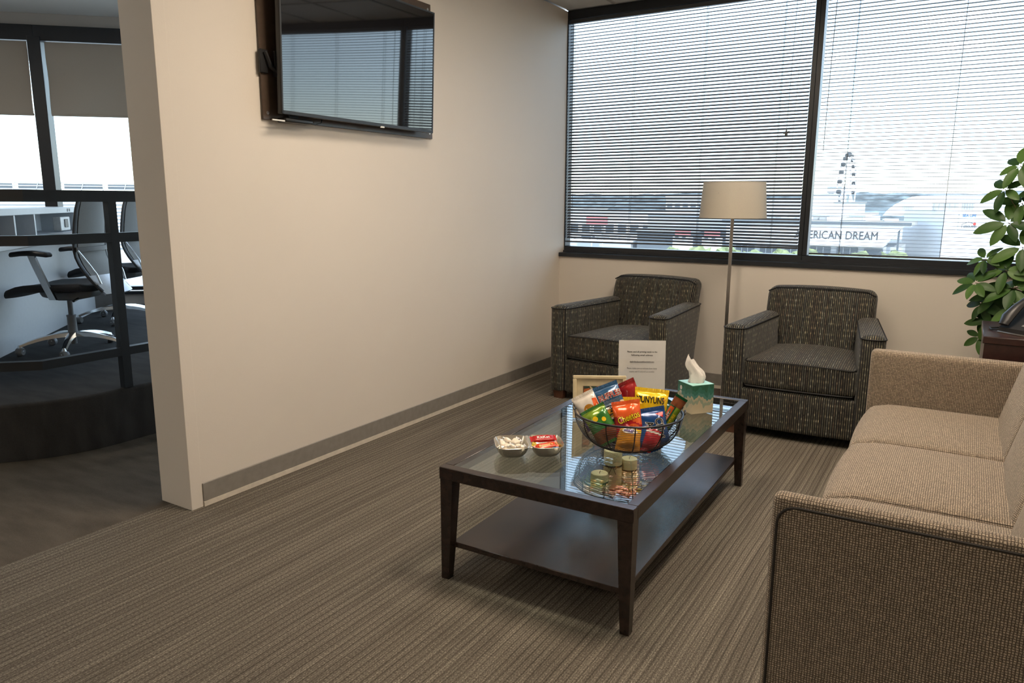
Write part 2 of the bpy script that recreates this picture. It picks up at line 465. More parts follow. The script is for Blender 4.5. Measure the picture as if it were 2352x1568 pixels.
def rbox(sx, sy, sz, r, n=5, c=(0, 0, 0), fn=None, k=3):
    """rounded box on a grid, centred; fn deforms each point (x,y,z in -1..1 passed too)"""
    def axis(s):
        h = s / 2
        rr = min(r, h)
        v = [-h + rr * (1 - math.cos(math.pi / 2 * i / k)) for i in range(k)]
        inner = [-h + rr + (s - 2 * rr) * i / n for i in range(n + 1)] if s > 2 * rr + 1e-6 else [0.0]
        return v + inner + [-a for a in reversed(v)]
    X, Y, Z = axis(sx), axis(sy), axis(sz)
    hx, hy, hz = sx / 2, sy / 2, sz / 2
    bm = bmesh.new()
    cache = {}
    def vert(p):
        key = (round(p[0], 6), round(p[1], 6), round(p[2], 6))
        if key in cache: return cache[key]
        q = Vector(p)
        rr = min(r, hx, hy, hz)
        inn = Vector((max(-hx + rr, min(hx - rr, q.x)), max(-hy + rr, min(hy - rr, q.y)), max(-hz + rr, min(hz - rr, q.z))))
        d = q - inn
        if d.length > 1e-9: q = inn + d.normalized() * rr
        if fn: q = Vector(fn(q.x, q.y, q.z, p[0] / hx, p[1] / hy, p[2] / hz))
        cache[key] = bm.verts.new(q + Vector(c))
        return cache[key]
    def face(A, B, mk, flip):
        for i in range(len(A) - 1):
            for j in range(len(B) - 1):
                vs = [vert(mk(A[i], B[j])), vert(mk(A[i + 1], B[j])), vert(mk(A[i + 1], B[j + 1])), vert(mk(A[i], B[j + 1]))]
                if flip: vs.reverse()
                if len(set(vs)) >= 3:
                    try: bm.faces.new(list(dict.fromkeys(vs)))
                    except ValueError: pass
    face(X, Y, lambda a, b: (a, b, hz), False); face(X, Y, lambda a, b: (a, b, -hz), True)
    face(X, Z, lambda a, b: (a, -hy, b), False); face(X, Z, lambda a, b: (a, hy, b), True)
    face(Y, Z, lambda a, b: (hx, a, b), False); face(Y, Z, lambda a, b: (-hx, a, b), True)
    return bm

def tube(pts, r, n=8, closed=False, cap=True, flat=None, up=None):
    """sweep a circle (or ellipse: flat=(a,b)) along points; r may be a list"""
    pts = [Vector(p) for p in pts]
    m = len(pts)
    rs = r if isinstance(r, (list, tuple)) else [r] * m
    bm = bmesh.new()
    rings = []
    prev = None
    for i in range(m):
        if closed: t = pts[(i + 1) % m] - pts[i - 1]
        else: t = pts[min(i + 1, m - 1)] - pts[max(i - 1, 0)]
        t.normalize()
        if prev is None:
            u = Vector(up) if up else (Vector((0, 0, 1)) if abs(t.z) < 0.9 else Vector((1, 0, 0)))
        else: u = prev
        u = (u - t * u.dot(t)).normalized()
        prev = u
        w = t.cross(u)
        fa, fb = flat or (1, 1)
        rings.append([bm.verts.new(pts[i] + (u * math.cos(2 * math.pi * (j + 0.5) / n) * fa + w * math.sin(2 * math.pi * (j + 0.5) / n) * fb) * rs[i]) for j in range(n)])
    for i in range(m if closed else m - 1):
        a, b = rings[i], rings[(i + 1) % m]
        for j in range(n):
            bm.faces.new((a[j], a[(j + 1) % n], b[(j + 1) % n], b[j]))
    if cap and not closed:
        bm.faces.new(list(reversed(rings[0]))); bm.faces.new(rings[-1])
    return bm

def sqtube(pts, w, h=None, closed=False, up=None):
    """square-section bar"""
    h = h or w
    return tube(pts, math.sqrt(0.5), 4, closed, True, (h, w), up)

def lathe(prof, n=32, cap0=True, cap1=True):
    bm = bmesh.new()
    rings = []
    for r, z in prof:
        if r < 1e-6: rings.append([bm.verts.new((0, 0, z))])
        else: rings.append([bm.verts.new((r * math.cos(2 * math.pi * j / n), r * math.sin(2 * math.pi * j / n), z)) for j in range(n)])
    for a, b in zip(rings, rings[1:]):
        for j in range(n):
            k = (j + 1) % n
            if len(a) == 1 and len(b) == 1: continue
            if len(a) == 1: bm.faces.new((a[0], b[k], b[j]))
            elif len(b) == 1: bm.faces.new((a[j], a[k], b[0]))
            else: bm.faces.new((a[j], a[k], b[k], b[j]))
    if cap0 and len(rings[0]) > 1: bm.faces.new(list(reversed(rings[0])))
    if cap1 and len(rings[-1]) > 1: bm.faces.new(rings[-1])
    return bm

def prism(poly, z0, z1, bev=0.0):
    """extrude a ccw xy polygon"""
    bm = bmesh.new()
    a = [bm.verts.new((x, y, z0)) for x, y in poly]
    b = [bm.verts.new((x, y, z1)) for x, y in poly]
    n = len(poly)
    bm.faces.new(list(reversed(a))); top = bm.faces.new(b)
    for i in range(n): bm.faces.new((a[i], a[(i + 1) % n], b[(i + 1) % n], b[i]))
    bmesh.ops.recalc_face_normals(bm, faces=bm.faces)
    if bev: bmesh.ops.bevel(bm, geom=list(top.edges), offset=bev, segments=3, profile=0.5, affect='EDGES')
    return bm

def loft(sections, cap=True, closed=True):
    bm = bmesh.new()
    rows = [[bm.verts.new(p) for p in s] for s in sections]
    for a, b in zip(rows, rows[1:]):
        n = len(a)
        for j in range(n if closed else n - 1):
            bm.faces.new((a[j], a[(j + 1) % n], b[(j + 1) % n], b[j]))
    if cap and closed:
        bm.faces.new(list(reversed(rows[0]))); bm.faces.new(rows[-1])
    bmesh.ops.recalc_face_normals(bm, faces=bm.faces)
    return bm

def slab(poly3, thick):
    """thicken an open sheet of quads given as a grid of points"""
    nu, nv = len(poly3), len(poly3[0])
    bm = bmesh.new()
    P = [[Vector(p) for p in row] for row in poly3]
    def nrm(i, j):
        a = P[min(i + 1, nu - 1)][j] - P[max(i - 1, 0)][j]
        b = P[i][min(j + 1, nv - 1)] - P[i][max(j - 1, 0)]
        n = a.cross(b)
        return n.normalized() if n.length > 1e-9 else Vector((0, 0, 1))
    top = [[bm.verts.new(P[i][j] + nrm(i, j) * thick / 2) for j in range(nv)] for i in range(nu)]
    bot = [[bm.verts.new(P[i][j] - nrm(i, j) * thick / 2) for j in range(nv)] for i in range(nu)]
    for i in range(nu - 1):
        for j in range(nv - 1):
            bm.faces.new((top[i][j], top[i + 1][j], top[i + 1][j + 1], top[i][j + 1]))
            bm.faces.new((bot[i][j], bot[i][j + 1], bot[i + 1][j + 1], bot[i + 1][j]))
    for i in range(nu - 1):
        bm.faces.new((top[i][0], bot[i][0], bot[i + 1][0], top[i + 1][0]))
        bm.faces.new((top[i][-1], top[i + 1][-1], bot[i + 1][-1], bot[i][-1]))
    for j in range(nv - 1):
        bm.faces.new((top[0][j], top[0][j + 1], bot[0][j + 1], bot[0][j]))
        bm.faces.new((top[-1][j], bot[-1][j], bot[-1][j + 1], top[-1][j + 1]))
    return bm

def text_bm(s, size, bold=0.0, align='CENTER', depth=0.0, spacing=1.0):
    """flat lettering in the xy plane"""
    cu = bpy.data.curves.new('lettering', 'FONT')
    cu.body = s; cu.size = size; cu.align_x = align; cu.align_y = 'CENTER'
    cu.offset = bold * size; cu.extrude = depth; cu.space_character = spacing
    cu.resolution_u = 3
    o = bpy.data.objects.new('lettering', cu)
    COL.objects.link(o)
    dg = bpy.context.evaluated_depsgraph_get()
    me = bpy.data.meshes.new_from_object(o.evaluated_get(dg))
    bm = bmesh.new(); bm.from_mesh(me)
    bpy.data.objects.remove(o); bpy.data.curves.remove(cu); bpy.data.meshes.remove(me)
    return bm

def copy_tree(o, parent=None):
    c = o.copy(); COL.objects.link(c)
    if parent is not None: c.parent = parent
    for ch in list(o.children): copy_tree(ch, c)
    return c

# ------------------------------------------------------------------ the room shell
def struct(name, bm, mat, label, cat, smooth=False):
    return tag(mobj(name, bm, mat, None, smooth), label, cat, None, 'structure')

XR, YB, CZ, OC = 3.70, -3.0, 2.74, 3.01       # right wall, back wall, lounge ceiling, office ceiling
WY = 5.215                                    # face of the knee wall under the windows
struct('floor', box(-0.15, XR, YB, WY, -0.12, 0.0), 'carpet', 'brown ribbed carpet running toward the lounge windows', 'floor')
struct('floor.001', box(-7.2, -0.15, YB, 5.3, -0.12, -0.004), 'office_carpet', 'plain dark carpet of the open office past the wall end', 'floor')
wl = struct('wall_left', box(-0.213, 0.0, 1.84, 5.40, 0.0, CZ), 'wall', 'beige wall that carries the television', 'wall')
struct('trim_1', box(-0.004, 0.0035, 1.838, 1.895, 0.0, CZ, 0.0012, 1), 'wall', 'beige corner guard strip on the free end of the television wall', 'trim')
struct('wall_front', box(0.0, XR, WY, 5.42, 0.0, 0.90), 'wall', 'beige knee wall below the lounge windows', 'wall')
struct('wall_right', box(XR, XR + 0.15, YB, 5.42, 0.0, OC), 'wall', 'beige wall beyond the sofa back', 'wall')
struct('wall_back', box(-7.2, XR + 0.15, YB - 0.15, YB, 0.0, OC), 'wall', 'beige wall behind the viewpoint', 'wall')
struct('roof', box(-7.4, XR + 0.2, YB - 0.2, 5.45, 3.08, 3.25), 'office_wall', 'added sun-blocking slab over the lounge and office', 'roof')  # unseen slab added above the ceilings to keep direct sun out
bb = empty('baseboard_left'); tag(bb, 'grey vinyl baseboard with cream lower strip along the television wall', 'baseboard', None, 'structure')
mobj('base_board', box(0.0, 0.007, 1.897, WY, 0.022, 0.106, 0.002, 1), 'baseboard', bb, False)
mobj('shoe_strip', box(0.0, 0.010, 1.897, WY, 0.0, 0.0215), 'cream_strip', bb, False)
bb = empty('baseboard_front'); tag(bb, 'grey vinyl baseboard under the lounge windows', 'baseboard', None, 'structure')
mobj('base_board', box(0.012, XR, WY - 0.007, WY, 0.022, 0.106, 0.002, 1), 'baseboard', bb, False)
mobj('shoe_strip', box(0.012, XR, WY - 0.010, WY, 0.0, 0.0215), 'cream_strip', bb, False)

# suspended ceiling: grid bars and lay-in tiles, lights take the place of some tiles
ceil = empty('ceiling'); tag(ceil, 'suspended lounge ceiling of pale lay-in tiles', 'ceiling', None, 'structure')
mobj('deck', box(-0.213, XR, YB, 5.42, CZ + 0.05, 3.08), 'office_wall', ceil, False)
PX, PY = 0.61, 0.61
gx = [0.395 + PX * i for i in range(-1, 6)]
gy = [4.62 - PY * i for i in range(0, 13)]
LIGHT_CELLS = [(2, 4), (4, 4), (4, 2), (2, 11)]
bars = []
for x in gx:
    if 0 < x < XR: bars.append(box(x - 0.012, x + 0.012, YB, 5.27, CZ - 0.001, CZ + 0.02))
for y in gy:
    if y > YB: bars.append(box(-0.213 if y < 1.84 else 0.0, XR, y - 0.012, y + 0.012, CZ - 0.001, CZ + 0.02))
for b_ in bars: mobj('grid_bar', b_, 'grid', ceil, False)
xs = [0.0] + [x for x in gx if 0.05 < x < XR] + [XR]
ys = sorted([YB] + [y for y in gy if y > YB + 0.05] + [5.27])
cells = {}
for i in range(len(xs) - 1):
    for j in range(len(ys) - 1):
        cells[(i, len(ys) - 2 - j)] = (xs[i], xs[i + 1], ys[j], ys[j + 1])
for key, (a, b, c, d) in cells.items():
    if key in LIGHT_CELLS: continue
    mobj('tile', box(a + 0.011, b - 0.011, c + 0.011, d - 0.011, CZ + 0.004, CZ + 0.02, 0.003, 1), 'ceiling_tile', ceil, False)
mobj('edge_tile', box(-0.213, 0.0, YB, 1.84, CZ + 0.0, CZ + 0.02), 'ceiling_tile', ceil, False)
mobj('edge_closure', box(0.0, XR, 5.262, 5.42, CZ + 0.0055, CZ + 0.06), 'grid', ceil, False)
where = {(2, 4): 'in the ceiling between the television and the coffee table', (4, 4): 'in the ceiling above the near end of the sofa', (4, 2): 'in the ceiling above the far sofa arm', (2, 11): 'in the ceiling behind the viewpoint'}
for key in LIGHT_CELLS:
    a, b, c, d = cells[key]
    L = empty('ceiling_light', ((a + b) / 2, (c + d) / 2, CZ)); tag(L, 'square warm light panel ' + where[key], 'ceiling light', 'ceiling light panels')
    h = PX / 2 - 0.013
    mobj('frame', [box(-h, h, -h, -h + 0.03, -0.004, 0.05), box(-h, h, h - 0.03, h, -0.004, 0.05), box(-h, -h + 0.03, -h + 0.03, h - 0.03, -0.004, 0.05), box(h - 0.03, h, -h + 0.03, h - 0.03, -0.004, 0.05)], 'white_trim', L, False)
    mobj('diffuser', box(-h + 0.03, h - 0.03, -h + 0.03, h - 0.03, 0.004, 0.012), 'diffuser', L, False)

# ------------------------------------------------------------------ lounge windows
sill = struct('trim_2', [box(-0.0, XR, 5.195, 5.30, 0.90, 0.931, 0.003, 1), box(0.0, XR, 5.29, 5.42, 0.90, 0.93)], 'black_frame', 'black metal window sill along the lounge windows', 'sill', True)
def lounge_window(name, x0, x1, label, jl, jr):
    w = empty(name, (0, 0, 0)); tag(w, label, 'window', None, 'structure')
    fy0, fy1 = 5.285, 5.375
    mobj('bottom_rail', [box(x0, x1, fy0, fy1, 0.931, 0.978, 0.003, 1), box(x0, x1, fy0 - 0.012, fy0, 0.931, 0.945)], 'black_frame', w)
    mobj('head_rail', [box(x0, x1, fy0, fy1, 2.68, 2.745, 0.003, 1)], 'black_frame', w)
    mobj('jamb', box(x0, x0 + jl, fy0, fy1, 0.978, 2.68, 0.002, 1), 'black_frame', w)
    mobj('jamb', box(x1 - jr, x1, fy0, fy1, 0.978, 2.68, 0.002, 1), 'black_frame', w)
    mobj('pane', box(x0 + jl * 0.5, x1 - jr * 0.5, 5.352, 5.358, 0.965, 2.69), 'window_glass', w, False)
    return w
lounge_window('window_1', 0.0, 1.811, 'black framed lounge window next to the television wall', 0.010, 0.030)
lounge_window('window_2', 1.811, XR, 'black framed lounge window behind the plant', 0.030, 0.04)

def blind(label, x0, x1, ztop, zbot, tilt, cords, sag, group):
    b = empty('venetian_blind', ((x0 + x1) / 2, 5.315, ztop)); tag(b, label, 'blind', group)
    L = x1 - x0
    mobj('head_box', box(-L / 2, L / 2, -0.016, 0.016, -0.026, 0.0, 0.002, 1), 'slat', b)
    # one curved slat, shared by all
    prof = []
    for i in range(5):
        t = -1 + i * 0.5
        prof.append((t * 0.0125, 0.0026 * (1 - t * t)))
    ring = [(y, z + 0.00025) for y, z in prof] + [(y, z - 0.00025) for y, z in reversed(prof)]
    bm = loft([[(-L / 2, y, z) for y, z in ring], [(L / 2, y, z) for y, z in ring]])
    first = mobj('slat', bm, 'slat', b)
    pitch = 0.0225
    z0, z1 = -0.042, zbot - ztop + 0.02
    n = int((z0 - z1) / pitch)
    rnd = random.Random(len(label))
    for i in range(n):
        o = first if i == 0 else first.copy()
        if i: COL.objects.link(o); o.parent = b
        f = i / (n - 1)
        o.location = (0, 0, z0 - (z0 - z1) * f + sag(f) + rnd.uniform(-0.0006, 0.0006))
        o.rotation_euler = (R(tilt(f) + rnd.uniform(-1.2, 1.2)), R(rnd.uniform(-0.035, 0.035) + (0.35 * sag(f) / 0.01 if f > 0.9 else 0)), 0)
    mobj('bottom_rail', xf(box(-L / 2, L / 2, -0.012, 0.012, -0.006, 0.006, 0.002, 1), T(0, 0, zbot - ztop + 0.006) @ RY(R(-0.3) if sag(1.0) else 0)), 'slat', b)
    for c in cords:
        x = c - (x0 + x1) / 2
        mobj('ladder_cord', [tube([(x + dx, dy, 0), (x + dx, dy, zbot - ztop)], 0.0014, 5) for dy in (-0.0135, 0.0135) for dx in (0.0,)], 'cord', b)
    return b
bl = blind('tilted grey mini blind nearest the television wall', 0.014, 1.776, 2.678, 1.012, lambda f: 26 + 10 * min(1, f * 1.8), (0.045, 0.544, 1.072, 1.594), lambda f: 0.01 * max(0, (f - 0.93) / 0.07) if f > 0.93 else 0.0, 'grey mini blinds in the lounge windows')
x = 1.665 - 0.895
mobj('lift_cord', [tube([(x + 0.05, -0.022, -0.02), (x + 0.03, -0.026, -0.9), (x + 0.028, -0.026, -1.25)], 0.0011, 5), tube([(x, -0.024, -0.02), (x - 0.012, -0.028, -0.87)], 0.0015, 5)], 'cord', bl)
mobj('tassel', [xf(lathe([(0.0, 0.0), (0.004, -0.004), (0.010, -0.036), (0.007, -0.044), (0, -0.044)], 10), T(x - 0.012, -0.028, -0.87)), tube([(x - 0.03, -0.028, -0.90), (x + 0.008, -0.028, -0.885)], 0.004, 6)], 'cord', bl)
br = blind('open grey mini blind in the window behind the plant', 1.850, 3.655, 2.678, 0.985, lambda f: -2.5, (2.037, 2.618, 3.20), lambda f: 0.0, 'grey mini blinds in the lounge windows')
x = 1.905 - (1.850 + 3.655) / 2
mobj('tilt_wand', tube([(x, -0.022, -0.02), (x - 0.006, -0.03, -0.5), (x - 0.012, -0.03, -1.02)], 0.0022, 6), 'cord', br)
mobj('tilt_crank', [tube([(x + 0.012, -0.02, -0.012), (x, -0.022, -0.03)], 0.002, 6)], 'cord', br)

# ------------------------------------------------------------------ office past the wall end
WD = Vector((0.7317, 0.6816, 0)); WN = Vector((-0.6816, 0.7317, 0)); WP = Vector((-4.2, 4.4, 0))
WM = Matrix(((WD.x, WN.x, 0, WP.x), (WD.y, WN.y, 0, WP.y), (0, 0, 1, 0), (0, 0, 0, 1)))   # along, outward, up
def wbox(a0, a1, d0, d1, z0, z1, bev=0.0): return xf(box(a0, a1, d0, d1, z0, z1, bev, 1), WM)
struct('wall_office_window', [wbox(-4.2, 1.35, 0.0, 0.15, 0.0, 0.405), wbox(-4.2, 1.35, 0.0, 0.15, 2.895, 3.08)], 'office_wall', 'pale band above and below the slanted office windows', 'wall')
struct('wall_office_side', box(-7.3, -7.2, YB, 2.0, 0.0, 3.08), 'office_wall', 'pale far wall of the office', 'wall')
struct('wall_office_front', [box(-3.3, -0.213, 5.29, 5.42, 0.0, 0.405), box(-3.3, -0.213, 5.29, 5.42, 2.895, 3.08)], 'office_wall', 'pale office wall band above and below the windows behind the television wall', 'wall')
for k_, (xa, xb) in enumerate(((-3.25, -1.75), (-1.75, -0.213))):
    w = empty('window_%d' % (k_ + 7)); tag(w, ['office window hidden behind the television wall, corner side', 'office window hidden behind the television wall, next to it'][k_], 'window', None, 'structure')
    mobj('bottom_rail', box(xa, xb, 5.27, 5.36, 0.405, 0.475), 'black_frame', w, False); mobj('head_rail', box(xa, xb, 5.25, 5.36, 2.765, 2.90), 'black_frame', w, False)
    mobj('jamb', box(xa, xa + 0.06, 5.27, 5.36, 0.475, 2.765), 'black_frame', w, False); mobj('jamb', box(xb - 0.05, xb, 5.27, 5.36, 0.475, 2.765), 'black_frame', w, False)
    mobj('pane', box(xa + 0.05, xb - 0.04, 5.330, 5.336, 0.46, 2.78), 'window_glass', w, False)
struct('ceiling_office', box(-7.4, -0.214, YB, 5.42, OC, 3.08), 'ceiling_tile', 'grey ceiling of the open office', 'ceiling')
edges = [-4.2, -2.30, -0.815, 0.67, 1.30]
names = ['slanted office window furthest from the lounge', 'slanted office window in front of the desk counter', 'slanted office window behind the two office chairs', 'narrow slanted office window behind the television wall']
for k in range(4):
    a0, a1 = edges[k], edges[k + 1]
    w = empty('window_%d' % (k + 3)); tag(w, names[k], 'window', None, 'structure')
    mobj('bottom_rail', [wbox(a0, a1, -0.03, 0.06, 0.437, 0.475, 0.003), wbox(a0, a1, -0.05, 0.02, 0.400, 0.428, 0.003)], 'black_frame', w)
    mobj('head_rail', [wbox(a0, a1, -0.05, 0.06, 2.765, 2.90, 0.003)], 'black_frame', w)
    mobj('mullion', wbox(a1 - 0.055, a1 + 0.055, -0.06, 0.08, 0.43, 2.80, 0.003), 'black_frame', w)
    mobj('pane', wbox(a0, a1, 0.030, 0.036, 0.46, 2.78), 'window_glass', w, False)
    s = empty('roller_shade'); tag(s, 'half lowered grey roller shade, ' + ['furthest office window', 'office window left of the thick mullion', 'office window above the two office chairs', 'hidden narrow office window'][k], 'roller shade', 'grey roller shades')
    nz = []
    for i in range(15):
        t = i / 14
        row = []
        for j in range(11):
            zz = 2.76 - (2.76 - 2.112) * j / 10
            a = a0 + 0.075 + (a1 - a0 - 0.15) * t
            v = noise.noise(Vector((a * 2.0, zz * 2.6, k * 5))) * 0.030 * min(1, j / 3) + 0.014 * math.sin((t * 1.3 + j / 10.0) * 5.0) * (j / 10)
            row.append(WM @ Vector((a, -0.015 + v, zz)))
        nz.append(row)
    mobj('shade_cloth', slab(nz, 0.002), 'roller', s)
    mobj('hem_bar', wbox(a0 + 0.075, a1 - 0.075, -0.022, -0.008, 2.098, 2.118, 0.003), 'roller', s)

for k_, (lx, ly) in enumerate(((-2.6, 0.9), (-4.6, 0.3), (-3.4, -1.6))):  # unseen light panels added to brighten the dim office
    L = empty('ceiling_light', (lx, ly, OC)); tag(L, ['added fill light panel above the platform corner', 'added fill light panel over the far desk side', 'added fill light panel near the back wall'][k_], 'ceiling light', 'added office fill lights')
    mobj('frame', [box(-0.3, 0.3, -0.6, -0.57, -0.03, 0.0), box(-0.3, 0.3, 0.57, 0.6, -0.03, 0.0), box(-0.3, -0.27, -0.57, 0.57, -0.03, 0.0), box(0.27, 0.3, -0.57, 0.57, -0.03, 0.0)], 'white_trim', L, False)
    mobj('diffuser', box(-0.27, 0.27, -0.57, 0.57, -0.02, -0.01), 'office_fill', L, False)
plat_poly = [(-0.95, 5.28), (-3.2, 5.28), (-7.0, 1.74), (-7.0, -2.9), (-6.0, -2.9), (-1.52, 1.53)]
cor = []
for i in range(9):
    t = i / 8
    p0, p1, p2 = Vector((-1.40, 1.65)), Vector((-1.145, 1.90)), Vector((-1.145, 2.20))
    q = p0 * (1 - t) ** 2 + p1 * 2 * t * (1 - t) + p2 * t * t
    cor.append((q.x, q.y))
plat_poly = [(-1.145, 5.28), (-3.2, 5.28), (-7.0, 1.74), (-7.0, -2.9), (-5.9, -2.9)] + cor
struct('platform', prism(plat_poly, -0.003, 0.30, 0.02), 'platform_carpet', 'charcoal carpeted raised platform under the office chairs', 'platform', True)

# railing on the platform edge
rl = empty('railing', (-1.167, 2.283, 0.30)); tag(rl, 'black metal guard railing along the raised platform edge', 'railing')
o_ = Vector((-1.167, 2.283, 0.30))
path = [Vector((-1.167, 5.05, 0)), Vector((-1.167, 1.852, 0)), Vector((-1.95, 1.069, 0))]
for nm, z, w, h in (('top_rail', 1.345, 0.05, 0.058), ('middle_rail', 1.128, 0.045, 0.05), ('bottom_rail', 0.505, 0.045, 0.045)):
    mobj(nm, sqtube([p - o_ + Vector((0, 0, z)) for p in path], w, h), 'rail', rl, False)
for y in (2.283, 3.75, 4.95):
    mobj('post', sqtube([Vector((-1.167, y, 0.30)) - o_, Vector((-1.167, y, 1.345)) - o_], 0.046, up=(1, 0, 0)), 'rail', rl, False)
mobj('post', sqtube([Vector((-1.93, 1.089, 0.30)) - o_, Vector((-1.93, 1.089, 1.345)) - o_], 0.046, up=(1, 1, 0)), 'rail', rl, False)

# counter desk on the platform, running toward the slanted window
dk = empty('office_desk', (-2.59, 2.28, 0.30), math.atan2(0.696, -0.718)); tag(dk, 'white laminate counter desk with raised shelf on the platform', 'desk')
# local x along the desk toward the window, local -y toward the chairs
mobj('privacy_panel', box(-0.9, 2.2, 0.0, 0.03, 0.0, 0.72, 0.002, 1), 'white_laminate', dk, False)
mobj('worktop', box(-0.9, 2.2, -0.27, 0.62, 0.725, 0.755, 0.004, 1), 'white_laminate', dk, False)
mobj('end_panel', box(2.17, 2.2, -0.25, 0.0, 0.0, 0.725), 'grey_laminate', dk, False)
mobj('shelf_top', box(-0.9, 2.05, 0.0, 0.36, 0.915, 0.962, 0.003, 1), 'white_laminate', dk, False)
mobj('shelf_back', box(-0.9, 2.05, 0.33, 0.355, 0.755, 0.915), 'white_laminate', dk, False)
for xx, mm in ((-0.6, 'grey_laminate'), (0.52, 'white_laminate'), (0.905, 'white_laminate'), (2.02, 'white_laminate')):
    mobj('divider', box(xx, xx + 0.025, 0.01, 0.33, 0.755, 0.915), mm, dk, False)
mobj('shelf_back_liner', box(-0.575, 0.88, 0.315, 0.329, 0.756, 0.914), 'grey_laminate', dk, False)
mobj('power_outlet', [box(1.62, 1.86, 0.05, 0.11, 0.765, 0.88, 0.004, 1)], 'white_trim', dk, False)
mobj('outlet_socket', box(1.71, 1.80, 0.044, 0.05, 0.79, 0.86, 0.003, 1), 'black_plastic', dk, False)
mobj('edge_notch', [box(-0.45 + q, -0.435 + q, -0.003, 0.0, 0.925, 0.95) for q in (0, 0.05, 2.1, 2.15)], 'grey_laminate', dk, False)
mobj('paper_sheet', box(1.2, 1.5, -0.14, 0.07 - 0.03, 0.7555, 0.7565), 'paper', dk, False)

